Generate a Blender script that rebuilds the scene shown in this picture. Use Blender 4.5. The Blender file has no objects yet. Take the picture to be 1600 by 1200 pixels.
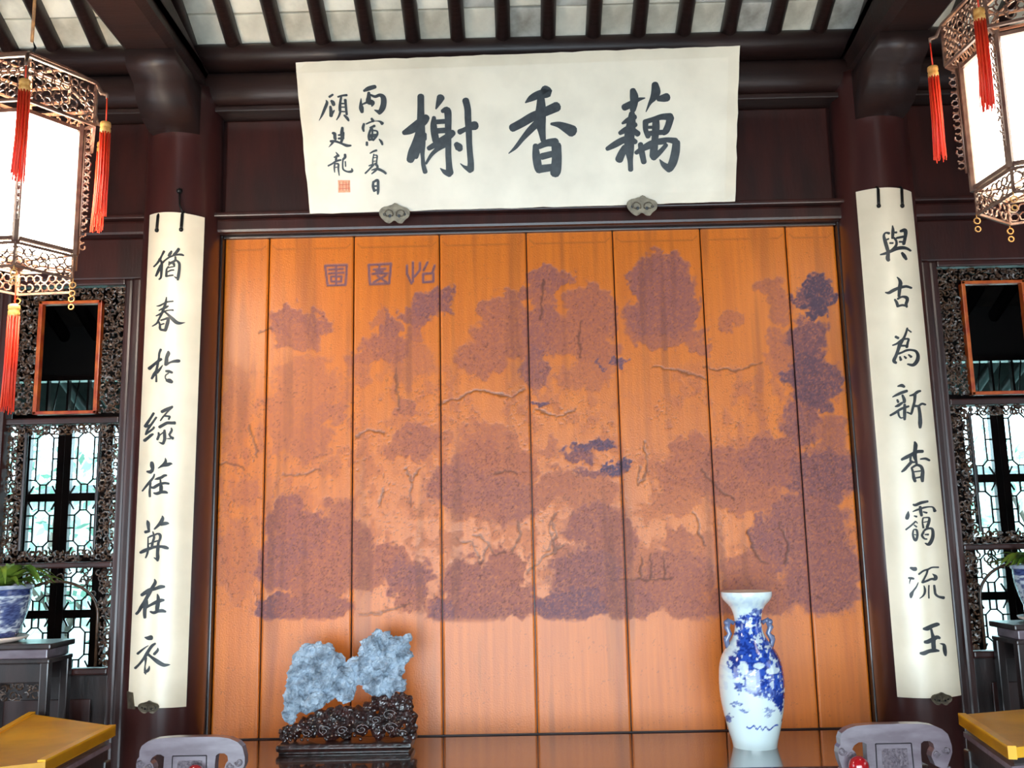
import bpy, bmesh, math, random
import numpy as np
from math import sin, cos, pi, radians, sqrt
from mathutils import Vector, Matrix
from mathutils.geometry import tessellate_polygon
random.seed(7)
rng = np.random.default_rng(11)
S = bpy.context.scene
C = S.collection

# ------------------------------------------------------------------ camera
CAM = np.array([-0.05310164, -3.82828876, 1.62])
RT = np.array([0.99974512, 0.01079081, -0.01983075])
UP = np.array([0.02132304, -0.16269947, 0.98644524])
FW = np.array([-0.00741809, 0.98661666, 0.16288809])
FPX = 1500.0
cd = bpy.data.cameras.new('camera'); cam = bpy.data.objects.new('camera', cd); C.objects.link(cam)
cd.sensor_width = 36; cd.lens = 36*FPX/1600; cd.clip_start = .05; cd.clip_end = 200
M = Matrix.Identity(4)
for i in range(3):
    M[i][0] = RT[i]; M[i][1] = UP[i]; M[i][2] = -FW[i]; M[i][3] = CAM[i]
cam.matrix_world = M
S.camera = cam
# ------------------------------------------------------------------ light and exposure
S.view_settings.view_transform = 'Standard'; S.view_settings.look = 'None'
S.view_settings.gamma = 1; S.view_settings.use_curve_mapping = False
S.view_settings.exposure = -0.12
W = bpy.data.worlds.new('sky'); S.world = W; W.use_nodes = True
wb = W.node_tree.nodes['Background']; wb.inputs[0].default_value = (.72, .90, 1.0, 1); wb.inputs[1].default_value = 11.0
LANTERN_POWER = 28.0; LANTERN_POWER_RIGHT = 8.0
def area(name, loc, rot, sx, sy, power, col):
    l = bpy.data.lights.new(name, 'AREA'); l.shape = 'RECTANGLE'; l.size = sx; l.size_y = sy
    l.energy = power; l.color = col
    o = bpy.data.objects.new(name, l); C.objects.link(o); o.location = loc; o.rotation_euler = rot
    return o
# a low fill lamp added in front, and daylight of the two side window rows
area('low_front_fill', (-0.5, -5.1, .72), (radians(90), 0, radians(-4)), 3.2, 1.15, 90, (.74, .87, 1.0))  # added lamp for front daylight, kept low to brighten the feet of the boards
area('left_windows_daylight', (-3.75, -2.3, 1.6), (radians(90), 0, radians(-90)), 2.0, 1.7, 62, (.80, .90, 1.0))
area('right_windows_daylight', (3.75, -2.1, 1.75), (radians(90), 0, radians(90)), 1.7, 1.9, 32, (.84, .92, 1.0))

# ------------------------------------------------------------------ placing helpers
def ray(px, py): return RT*(px-800)/FPX + UP*(600-py)/FPX + FW
def at(px, py, Y):
    d = ray(px, py); return CAM + d*((Y-CAM[1])/d[1])
def atz(px, py, Z):
    d = ray(px, py); return CAM + d*((Z-CAM[2])/d[2])
def proj(P):
    P = np.asarray(P, float); d = P-CAM; z = d@FW
    return 800+FPX*(d@RT)/z, 600-FPX*(d@UP)/z

def tag(o, label=None, cat=None, group=None, kind=None):
    if label: o['label'] = label
    if cat: o['category'] = cat
    if group: o['group'] = group
    if kind: o['kind'] = kind
    return o
def empty(name, loc, label=None, cat=None, group=None, rz=0, kind=None):
    o = bpy.data.objects.new(name, None); C.objects.link(o); o.location = loc; o.rotation_euler = (0, 0, rz)
    o.empty_display_size = .05
    return tag(o, label, cat, group, kind)

class MB:
    """collects shapes and links them as one mesh object"""
    def __init__(s): s.v = []; s.f = []; s.sm = []
    def add(s, vs, fs, smooth=False):
        n = len(s.v); s.v += [tuple(map(float, p)) for p in vs]
        s.f += [tuple(i+n for i in f) for f in fs]; s.sm += [smooth]*len(fs); return s
    def box(s, a, b, bev=0.0):
        x0, y0, z0 = [min(p, q) for p, q in zip(a, b)]; x1, y1, z1 = [max(p, q) for p, q in zip(a, b)]
        m = min(x1-x0, y1-y0, z1-z0)*.45; bev = min(bev, m)
        if bev <= 0:
            return s.add([(x0,y0,z0),(x1,y0,z0),(x1,y1,z0),(x0,y1,z0),(x0,y0,z1),(x1,y0,z1),(x1,y1,z1),(x0,y1,z1)],
                  [(0,3,2,1),(4,5,6,7),(0,1,5,4),(1,2,6,5),(2,3,7,6),(3,0,4,7)])
        bm = bmesh.new(); bmesh.ops.create_cube(bm, size=1)
        for v in bm.verts:
            v.co = Vector(((x0+x1)/2+v.co.x*(x1-x0), (y0+y1)/2+v.co.y*(y1-y0), (z0+z1)/2+v.co.z*(z1-z0)))
        bmesh.ops.bevel(bm, geom=bm.edges[:], offset=bev, segments=2, affect='EDGES', profile=.6)
        s.bm(bm); return s
    def bm(s, bm, smooth=False):
        bm.verts.ensure_lookup_table(); bm.verts.index_update()
        s.add([v.co for v in bm.verts], [tuple(v.index for v in f.verts) for f in bm.faces], smooth); bm.free(); return s
    def lathe(s, prof, c=(0,0,0), n=32, smooth=True, cap=True):
        vs = []; fs = []
        for r, z in prof:
            for k in range(n):
                a = 2*pi*k/n; vs.append((c[0]+r*cos(a), c[1]+r*sin(a), c[2]+z))
        for i in range(len(prof)-1):
            for k in range(n):
                k2 = (k+1) % n; fs.append((i*n+k, i*n+k2, (i+1)*n+k2, (i+1)*n+k))
        if cap:
            fs.append(tuple(range(n-1, -1, -1))); fs.append(tuple((len(prof)-1)*n+k for k in range(n)))
        return s.add(vs, fs, smooth)
    def tube(s, pts, r, n=8, smooth=True, closed=False, flat=1.0):
        pts = [Vector(p) for p in pts]; R = r if hasattr(r, '__len__') else [r]*len(pts)
        vs = []; fs = []; m = len(pts); prev = None
        for i, p in enumerate(pts):
            if closed: t = pts[(i+1) % m]-pts[i-1]
            else: t = pts[min(i+1, m-1)]-pts[max(i-1, 0)]
            if t.length < 1e-9: t = Vector((0, 0, 1))
            t.normalize()
            if prev is None:
                u = t.cross(Vector((0, 1, 0)))
                if u.length < .1: u = t.cross(Vector((1, 0, 0)))
            else: u = prev - t*prev.dot(t)
            u.normalize(); prev = u; w = t.cross(u)
            for k in range(n):
                a = 2*pi*k/n+pi/n; vs.append(p+u*cos(a)*R[i]+w*sin(a)*R[i]*flat)
        for i in range(m if closed else m-1):
            j = (i+1) % m
            for k in range(n):
                k2 = (k+1) % n; fs.append((i*n+k, i*n+k2, j*n+k2, j*n+k))
        if not closed:
            fs.append(tuple(range(n-1, -1, -1))); fs.append(tuple((m-1)*n+k for k in range(n)))
        return s.add(vs, fs, smooth)
    def prism(s, poly, f0, f1, smooth=False):
        """poly: list of 2D points; f0/f1 map a 2D point to 3D on the two sides"""
        n = len(poly); bm = bmesh.new()
        a = [bm.verts.new(f0(*p)) for p in poly]; b = [bm.verts.new(f1(*p)) for p in poly]
        for i in range(n): bm.faces.new((a[i], b[i], b[(i+1) % n], a[(i+1) % n]))
        if n <= 5: bm.faces.new(a); bm.faces.new(b[::-1])
        else:
            for t in tessellate_polygon([[Vector((p[0], p[1], 0)) for p in poly]]):
                bm.faces.new([a[i] for i in t]); bm.faces.new([b[i] for i in t[::-1]])
        bmesh.ops.recalc_face_normals(bm, faces=bm.faces[:])
        return s.bm(bm, smooth)
    def ball(s, c, r, n=10, sc=(1,1,1)):
        bm = bmesh.new(); bmesh.ops.create_uvsphere(bm, u_segments=n, v_segments=max(5, n*2//3), radius=1)
        for v in bm.verts: v.co = Vector((c[0]+v.co.x*r*sc[0], c[1]+v.co.y*r*sc[1], c[2]+v.co.z*r*sc[2]))
        return s.bm(bm, True)
    def build(s, name, mat, parent=None, label=None, cat=None, group=None, kind=None, flip=False):
        me = bpy.data.meshes.new(name); me.from_pydata(s.v, [], s.f); me.materials.append(mat)
        me.polygons.foreach_set('use_smooth', s.sm); me.update()
        if not flip:
            bm = bmesh.new(); bm.from_mesh(me)
            if len(bm.faces) < 60000: bmesh.ops.recalc_face_normals(bm, faces=bm.faces[:])
            bm.to_mesh(me); bm.free()
        o = bpy.data.objects.new(name, me); C.objects.link(o)
        if parent:
            o.parent = parent
            if parent.type != 'EMPTY' or parent.location.length > 0 or parent.parent:
                o.matrix_parent_inverse = Matrix.Identity(4)
        return tag(o, label, cat, group, kind)

def copy_tree(o, parent=None):
    c = o.copy(); C.objects.link(c); c.parent = parent
    if parent: c.matrix_parent_inverse = o.matrix_parent_inverse.copy()
    for ch in list(o.children): copy_tree(ch, c)
    return c

# ------------------------------------------------------------------ materials
def lin(c):
    return tuple((x/12.92 if x <= .04045 else ((x+.055)/1.055)**2.4) for x in [v/255 for v in c])
def mat(name, c1, c2=None, scale=8, rough=.5, metal=0, coat=0, bump=0, detail=4, stretch=(1,1,1), lo=.35, hi=.65, spec=None, emit=None, bscale=None, coat_rough=.12):
    m = bpy.data.materials.new(name); m.use_nodes = True; nt = m.node_tree; N = nt.nodes; L = nt.links
    b = N['Principled BSDF']; b.inputs['Roughness'].default_value = rough; b.inputs['Metallic'].default_value = metal
    b.inputs['Coat Weight'].default_value = coat; b.inputs['Coat Roughness'].default_value = coat_rough
    if spec is not None: b.inputs['Specular IOR Level'].default_value = spec
    c1 = lin(c1); c2 = lin(c2) if c2 else c1
    tc = N.new('ShaderNodeTexCoord'); mp = N.new('ShaderNodeMapping'); mp.inputs['Scale'].default_value = stretch
    L.new(tc.outputs['Object'], mp.inputs[0])
    nz = N.new('ShaderNodeTexNoise'); nz.inputs['Scale'].default_value = scale; nz.inputs['Detail'].default_value = detail
    L.new(mp.outputs[0], nz.inputs[0])
    cr = N.new('ShaderNodeValToRGB'); cr.color_ramp.elements[0].position = lo; cr.color_ramp.elements[1].position = hi
    cr.color_ramp.elements[0].color = (*c1, 1); cr.color_ramp.elements[1].color = (*c2, 1)
    L.new(nz.outputs[0], cr.inputs[0]); L.new(cr.outputs[0], b.inputs['Base Color'])
    if bump:
        bp = N.new('ShaderNodeBump'); bp.inputs['Strength'].default_value = bump; bp.inputs['Distance'].default_value = .01
        if bscale:
            n2 = N.new('ShaderNodeTexNoise'); n2.inputs['Scale'].default_value = bscale; n2.inputs['Detail'].default_value = 5
            L.new(mp.outputs[0], n2.inputs[0]); L.new(n2.outputs[0], bp.inputs['Height'])
        else: L.new(nz.outputs[0], bp.inputs['Height'])
        L.new(bp.outputs[0], b.inputs['Normal'])
    if emit:
        b.inputs['Emission Color'].default_value = (*emit[0], 1); b.inputs['Emission Strength'].default_value = emit[1]
    return m
MT = {}
MT['darkwood'] = mat('maroon lacquered wood', (38,13,10), (58,21,16), 5, .42, coat=.35, stretch=(3,3,.6), bump=.12, bscale=30, coat_rough=.25)
MT['column'] = mat('maroon column lacquer', (52,22,21), (70,32,28), 4, .34, coat=1, stretch=(2,2,.5), bump=.03, bscale=12, coat_rough=.2)
MT['beam'] = mat('dark brown beam wood', (30,13,10), (44,20,14), 4, .55, coat=.2, stretch=(.6,3,3), bump=.15, bscale=25, coat_rough=.3)
MT['blackwood'] = mat('near black hardwood', (26,18,18), (46,30,28), 6, .4, coat=.5, stretch=(3,3,1), bump=.1, bscale=40)
MT['tabletop'] = mat('polished dark table top', (40,22,18), (62,34,26), 3, .22, coat=1, stretch=(.5,4,4), bump=.02, coat_rough=.05)
MT['fret'] = mat('carved fret wood', (44,26,18), (84,58,40), 60, .45, coat=.3)
MT['redtrim'] = mat('red orange gilt trim', (150,48,20), (190,92,34), 20, .4, coat=.3)
MT['board'] = mat('cream lacquer board', (238,222,196), (220,204,178), 5, .38, coat=.6, bump=.04, detail=8, coat_rough=.35)
MT['ink'] = mat('dark grey carved lettering', (28,33,38), (46,50,54), 40, .6, coat=.1)
MT['seal'] = mat('orange red seal', (236,150,110), (226,176,136), 90, .6)
MT['sealline'] = mat('red seal lines', (214,98,70), (200,80,60), 90, .6)
MT['bronze'] = mat('aged bronze', (84,74,62), (116,104,86), 50, .45, metal=.6, bump=.2)
MT['darkmetal'] = mat('blackened iron', (20,20,22), (36,34,34), 30, .4, metal=.6)
MT['tile'] = mat('grey roof brick', (236,226,206), (178,168,148), 7, .9, bump=.4, detail=9, bscale=30, lo=.38, hi=.68)
MT['tile2'] = mat('weathered roof brick', (206,200,188), (134,126,112), 9, .9, bump=.4, detail=9, bscale=30, lo=.4, hi=.7)
MT['tile3'] = mat('pale roof brick', (248,238,218), (206,196,176), 6, .9, bump=.4, detail=9, bscale=30, lo=.42, hi=.75)
MT['mortar'] = mat('dark roof decking', (60,50,44), (40,34,30), 9, .9)
MT['floor'] = mat('grey brick floor', (92,88,84), (70,66,62), 6, .5, bump=.1)
MT['plaster'] = mat('white garden wall plaster', (214,220,216), (196,204,200), 3, .9)
MT['rearwall'] = mat('dark rear wall', (38,30,28), (28,24,24), 4, .7)
MT['rock'] = mat('grey blue scholar rock', (168,184,200), (66,78,92), 24, .6, bump=1.0, detail=9, bscale=55, lo=.40, hi=.72)
MT['stand'] = mat('carved rosewood', (58,26,22), (30,16,14), 30, .3, coat=.8, bump=.3, bscale=60)
MT['chair'] = mat('grey brown hardwood chair', (100,84,92), (124,110,118), 10, .32, coat=.6, stretch=(1,3,3), bump=.06, coat_rough=.2)
MT['chairline'] = mat('incised dark line', (34,26,34), None, 10, .6)
MT['chairpanel'] = mat('carved pale chair panel', (120,106,112), (86,74,82), 120, .45, coat=.3, bump=1.0)
MT['yellow'] = mat('ochre yellow board', (236,172,18), (206,142,22), 5, .55, bump=.08, stretch=(1,1,1), bscale=60)
MT['yellowedge'] = mat('bright ochre edge', (246,180,14), (232,160,20), 9, .5)
MT['redtassel'] = mat('red silk strands', (224,34,14), (238,70,30), 120, .55, stretch=(1,1,.05))
MT['gold'] = mat('gold thread', (196,128,60), (224,168,92), 80, .45)
MT['cord'] = mat('brown hanging cord', (120,84,44), (80,54,30), 60, .7)
MT['lanternwood'] = mat('pale carved lantern wood', (120,88,70), (86,54,42), 30, .45, coat=.3)
MT['lanternlit'] = mat('pale skirt glass', (236,214,200), (226,200,186), 20, .5)
MT['green'] = mat('plant leaf', (52,96,36), (130,150,52), 9, .45)
MT['garden'] = mat('tree leaf', (120,160,140), (160,196,176), 3, .6)
MT['bark'] = mat('bark', (74,66,58), (100,92,82), 20, .9, bump=.4)
MT['soil'] = mat('soil', (50,38,28), None, 20, .9)
MT['redlacquer'] = mat('glossy red lacquer', (170,26,32), (140,20,26), 10, .15, coat=1)
MT['coping'] = mat('grey coping tiles', (96,104,106), (76,82,86), 20, .8)
MT['water'] = mat('pond water', (60,92,86), (44,72,70), 2, .08)
# lamp glass of the lanterns gives off light
MT['lampglass_right'] = mat('lit lantern glass, right', (255,246,230), None, 5, .4, emit=((1.0, .90, .74), LANTERN_POWER_RIGHT))
MT['lampglass'] = mat('lit lantern glass', (255,246,230), None, 5, .4, emit=((1.0, .90, .74), LANTERN_POWER))
def glass_mat():
    m = bpy.data.materials.new('window glass'); m.use_nodes = True; nt = m.node_tree; nt.nodes.clear()
    o = nt.nodes.new('ShaderNodeOutputMaterial'); t = nt.nodes.new('ShaderNodeBsdfTransparent'); t.inputs[0].default_value = (.86,.95,.95,1)
    g = nt.nodes.new('ShaderNodeBsdfGlossy'); g.inputs[1].default_value = .03
    f = nt.nodes.new('ShaderNodeFresnel'); x = nt.nodes.new('ShaderNodeMixShader')
    nt.links.new(f.outputs[0], x.inputs[0]); nt.links.new(t.outputs[0], x.inputs[1]); nt.links.new(g.outputs[0], x.inputs[2]); nt.links.new(x.outputs[0], o.inputs[0])
    return m
MT['glass'] = glass_mat()

def attr_mat(name, base, layers, attr='paint', rough=.4, coat=.4, noise=None, coat_rough=.3, bump=0, matte=False):
    """base colour, overlaid by colours whose weight is a channel of a painted attribute"""
    m = bpy.data.materials.new(name); m.use_nodes = True; nt = m.node_tree; N = nt.nodes; L = nt.links
    b = N['Principled BSDF']; b.inputs['Roughness'].default_value = rough; b.inputs['Coat Weight'].default_value = coat
    b.inputs['Coat Roughness'].default_value = coat_rough
    a = N.new('ShaderNodeAttribute'); a.attribute_name = attr
    sp = N.new('ShaderNodeSeparateColor'); L.new(a.outputs['Color'], sp.inputs[0])
    tc = N.new('ShaderNodeTexCoord')
    if noise:
        mp = N.new('ShaderNodeMapping'); mp.inputs['Scale'].default_value = noise[2]; L.new(tc.outputs['Object'], mp.inputs[0])
        nz = N.new('ShaderNodeTexNoise'); nz.inputs['Scale'].default_value = noise[1]; nz.inputs['Detail'].default_value = 6; L.new(mp.outputs[0], nz.inputs[0])
        cr = N.new('ShaderNodeValToRGB'); cr.color_ramp.elements[0].position = .3; cr.color_ramp.elements[1].position = .7
        cr.color_ramp.elements[0].color = (*lin(base), 1); cr.color_ramp.elements[1].color = (*lin(noise[0]), 1)
        L.new(nz.outputs[0], cr.inputs[0]); cur = cr.outputs[0]
    else:
        r = N.new('ShaderNodeRGB'); r.outputs[0].default_value = (*lin(base), 1); cur = r.outputs[0]
    for k, col in enumerate(layers):
        mx = N.new('ShaderNodeMix'); mx.data_type = 'RGBA'
        L.new(sp.outputs[k], mx.inputs[0]); L.new(cur, mx.inputs[6]); mx.inputs[7].default_value = (*lin(col), 1); cur = mx.outputs[2]
    L.new(cur, b.inputs['Base Color'])
    if matte:   # the engraved and coloured parts are dull, the bare lacquered wood shines
        for inp, a0, a1 in (('Coat Weight', coat, .10), ('Roughness', rough, .7)):
            mr = N.new('ShaderNodeMapRange'); mr.inputs['To Min'].default_value = a0; mr.inputs['To Max'].default_value = a1
            mr.inputs['From Max'].default_value = .9; L.new(sp.outputs[0], mr.inputs['Value']); L.new(mr.outputs[0], b.inputs[inp])
    if bump:
        n2 = N.new('ShaderNodeTexNoise'); n2.inputs['Scale'].default_value = bump[0]; L.new(tc.outputs['Object'], n2.inputs[0])
        bp = N.new('ShaderNodeBump'); bp.inputs['Strength'].default_value = bump[1]; bp.inputs['Distance'].default_value = .004
        L.new(n2.outputs[0], bp.inputs['Height']); L.new(bp.outputs[0], b.inputs['Normal'])
    return m
MT['screen'] = attr_mat('carved orange screen wood', (220,116,18), [(168,92,68), (84,66,90), (72,34,18)], noise=((200,100,16), 3, (14,1,.7)), matte=True, rough=.40, coat=.28, coat_rough=.35, bump=(160,.25))
MT['vase'] = attr_mat('blue and white porcelain', (226,240,240), [(48,84,180), (20,34,110), (150,176,220)], rough=.15, coat=.6, coat_rough=.06)
MT['pot'] = attr_mat('blue glazed pot', (206,214,226), [(52,70,130), (28,36,86), (120,150,140)], rough=.2, coat=.5, coat_rough=.1)

# smooth value noise
_g = rng.random((256, 256))
def vn(x, y):
    xi = np.floor(x).astype(int); yi = np.floor(y).astype(int); fx = x-xi; fy = y-yi
    fx = fx*fx*(3-2*fx); fy = fy*fy*(3-2*fy)
    a = _g[xi % 256, yi % 256]; b = _g[(xi+1) % 256, yi % 256]; c = _g[xi % 256, (yi+1) % 256]; d = _g[(xi+1) % 256, (yi+1) % 256]
    return (a*(1-fx)+b*fx)*(1-fy)+(c*(1-fx)+d*fx)*fy
def fbm(x, y, o=4):
    s = 0; a = .5; t = 0
    for k in range(o): s = s+a*vn(x*2**k+17*k, y*2**k+31*k); t += a; a *= .5
    return s/t
def grid_mesh(name, P, mt, parent=None, paint=None, wrap=False, smooth=True):
    """P: (n,m,3) array of points -> quad grid with a painted colour attribute (n,m,3)"""
    n, m, _ = P.shape; idx = np.arange(n*m).reshape(n, m)
    if wrap:
        j = np.arange(m); j2 = (j+1) % m
        q = np.stack([idx[:-1][:, j], idx[:-1][:, j2], idx[1:][:, j2], idx[1:][:, j]], -1).reshape(-1, 4)
    else: q = np.stack([idx[:-1, :-1], idx[:-1, 1:], idx[1:, 1:], idx[1:, :-1]], -1).reshape(-1, 4)
    me = bpy.data.meshes.new(name); me.vertices.add(n*m); me.vertices.foreach_set('co', P.astype(np.float32).ravel())
    me.loops.add(q.size); me.loops.foreach_set('vertex_index', q.ravel().astype(np.int32))
    me.polygons.add(len(q)); me.polygons.foreach_set('loop_start', np.arange(0, q.size, 4, dtype=np.int32))
    me.polygons.foreach_set('use_smooth', np.full(len(q), smooth)); me.update(); me.validate()
    if paint is not None:
        at_ = me.color_attributes.new('paint', 'FLOAT_COLOR', 'POINT')
        cc = np.ones((n*m, 4), np.float32); cc[:, :3] = paint.reshape(-1, 3); at_.data.foreach_set('color', cc.ravel())
    me.materials.append(mt)
    o = bpy.data.objects.new(name, me); C.objects.link(o)
    if parent: o.parent = parent
    return o

# ================================================================== THE ROOM
CX = 1.425; CR = .155           # column axis (left and right) and radius
# floor
MB().box((-4, -7.6, -.1), (4, 2.4, 0)).build('floor', MT['floor'], kind='structure')
# outer walls of the hall, the front one open where the doors stand
MB().box((-4.1, -7.6, 0), (-3.95, 2.4, 5.6)).build('wall_left', MT['rearwall'], kind='structure')
MB().box((3.95, -7.6, 0), (4.1, 2.4, 5.6)).build('wall_right', MT['rearwall'], kind='structure')
MB().box((-4.1, -5.45, 2.1), (4.1, -5.3, 4.8)).box((-4.1, -5.45, 0), (-2.4, -5.3, 2.1)).box((2.4, -5.45, 0), (4.1, -5.3, 2.1)).build('wall_front', MT['rearwall'], kind='structure')
# sloping roof: the deck, its brick tiles and rafters
SL = math.tan(radians(25)); RY = -.15; RZ = 3.70
def roofz(y): return RZ-SL*(y-RY)
MB().prism([(-4.2, roofz(-4.2)+.04), (-7.8, roofz(-4.2)-1.6), (-7.8, roofz(-4.2)-1.5), (-4.2, roofz(-4.2)+.14)], lambda y, z: (-4.1, y, z), lambda y, z: (4.1, y, z)).build('ceiling', MT['mortar'], kind='structure')
ceil = MB().prism([(2.6, roofz(2.6)+.04), (-4.2, roofz(-4.2)+.04), (-4.2, roofz(-4.2)+.14), (2.6, roofz(2.6)+.14)],
    lambda y, z: (-4.1, y, z), lambda y, z: (4.1, y, z)).build('ceiling', MT['mortar'], kind='structure')
xr0 = at(364, 79, RY)[0]; xr1 = at(1279, 33, RY)[0]; RP = (xr1-xr0)/13
tb = MB().box((-RP/2+.004, -.098, -.016), (RP/2-.004, .098, .016), .004)
tiles = {}
for nm in ('tile', 'tile2', 'tile3'):
    t = MB(); t.v = list(tb.v); t.f = list(tb.f); t.sm = list(tb.sm); tiles[nm] = t
protos = {}
def brick(nm, x, y):
    if nm not in protos: o = tiles[nm].build('roof_brick', MT[nm], ceil); protos[nm] = o
    else: o = protos[nm].copy(); C.objects.link(o); o.parent = ceil
    o.location = (x, y, roofz(y)+.02+random.uniform(-.002, .002)); o.rotation_euler = (radians(-25), 0, random.uniform(-.006, .006))
for k in range(-9, 23):
    for r in range(4):
        brick(random.choice(['tile', 'tile2', 'tile3', 'tile']), xr0+RP*(k+.5), .03-.184*r)
rp = None
for k in range(-9, 24):
    x = xr0+RP*k
    if rp is None:
        pr = [(.031*cos(pi+pi*i/8), .034*sin(pi+pi*i/8)) for i in range(9)]
        pr = [(-.031, .02)]+pr+[(.031, .02)]
        y0, y1 = 2.3, -4.15
        rp = MB().prism(pr, lambda u, w: (u, y0, roofz(y0)-.018+w), lambda u, w: (u, y1, roofz(y1)-.018+w), True).build('rafter', MT['beam'], ceil); rp.location.x = x
    else:
        o = rp.copy(); C.objects.link(o); o.parent = ceil; o.location.x = x
# purlin and beams across the three bays
def round_beam(x0, x1, y, z, ry, rz, nm, label, cat, m='beam', n=20, p=2.6):
    vs = []
    for i in range(n):
        a = 2*pi*i/n; vs.append((y+ry*math.copysign(abs(cos(a))**(2/p), cos(a)), z+rz*math.copysign(abs(sin(a))**(2/p), sin(a))))
    return MB().prism(vs, lambda u, w: (x0, u, w), lambda u, w: (x1, u, w), True).build(nm, MT[m], label=label, cat=cat)
zl = at(352, 78, RY-.02)[2]; zr = at(1265, 32, RY-.02)[2]
round_beam(-3.95, 3.95, -.08, 3.645, .085, .05, 'purlin', 'dark round purlin carrying the rafters above the cream name board', 'beam')
round_beam(-3.95, 3.95, -.045, 3.51, .085, .075, 'tie_beam', 'dark rounded tie beam behind the top of the cream name board', 'beam')
MB().box((-3.95, -.10, 3.405), (3.95, .0, 3.43), .006).build('trim_1', MT['beam'], kind='structure')
MB().box((-3.95, -.09, 2.955), (3.95, .02, 2.975), .006).build('trim_2', MT['darkwood'], kind='structure')
lb = MB().box((-3.95, -.065, 2.895), (3.95, .03, 2.955), .012).build('lintel', MT['darkwood'], label='maroon lintel rail directly above the carved orange screen', cat='beam')
# back wall: boards above the lintel; wall below the screen
wb_ = MB().box((-3.95, .01, 2.975), (3.95, .05, 3.60)).box((-1.27, .03, 0), (1.27, .06, 2.895)).build('wall_back', MT['darkwood'], kind='structure')
for i, (a, b) in enumerate([(-1.27,-.63),(-.63,0),(0,.63),(.63,1.27),(-2.16,-1.58),(1.58,2.16),(-2.9,-2.16),(2.16,2.9),(-3.95,-2.9),(2.9,3.95)]):
    MB().box((a+.004, -.012, 2.98), (b-.004, .0095, 3.402), .006).build('wall_board', MT['darkwood'], wb_)
for a, b in ((-3.95, -2.20), (2.20, 3.95)):
    MB().box((a, -.02, 0), (b, .02, 2.895)).build('wall_board', MT['darkwood'], wb_)
for a, b in ((-2.16, -1.58), (1.58, 2.16)):
    MB().box((a, -.02, 2.72), (b, .01, 2.895), .008).build('wall_board', MT['darkwood'], wb_)
# columns
cyc = -.04
for s, lab in ((-1, 'maroon round column behind the left hanging verse board'), (1, 'maroon round column behind the right hanging verse board')):
    e = empty('column', (s*CX, cyc, 0), lab, 'column')
    MB().lathe([(CR*.98, .14), (CR, 1.2), (CR, 2.6), (CR*.96, 3.43), (CR*.96, 3.5)], n=48).build('shaft', MT['column'], e)
    MB().lathe([(.17, 0), (.22, .04), (.22, .10), (.18, .14)], n=32).build('base', MT['floor'], e)
    # corbel under the roof beam
    MB().prism([(.02, 3.28), (-.17, 3.28), (-.24, 3.30), (-.30, 3.35), (-.33, 3.40), (-.40, 3.43), (-.43, 3.488), (.05, 3.488), (.05, 3.28)], lambda u, w: (-.095, u, w), lambda u, w: (.095, u, w), True).build('corbel', MT['beam'], e)
# roof beams running out over the hall
for s, lab in ((-1, 'heavy dark roof beam running out over the left column'), (1, 'heavy dark roof beam running out over the right column')):
    x0, x1 = (-1.545, -1.32) if s < 0 else (1.32, 1.545)
    n = 14; pr = []
    cx_ = (x0+x1)/2; hw = (x1-x0)/2
    pr = [(cx_-hw, 3.58), (cx_-hw*.93, 3.515), (cx_-hw*.7, 3.49), (cx_+hw*.7, 3.49), (cx_+hw*.93, 3.515), (cx_+hw, 3.58), (cx_+hw, 3.74), (cx_-hw, 3.74)]
    MB().prism(pr, lambda u, w: (u, .05, w if w < 3.7 else roofz(.05)-.07), lambda u, w: (u, -4.1, w if w < 3.7 else 4.25)).build('roof_beam', MT['beam'], label=lab, cat='beam')

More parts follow.
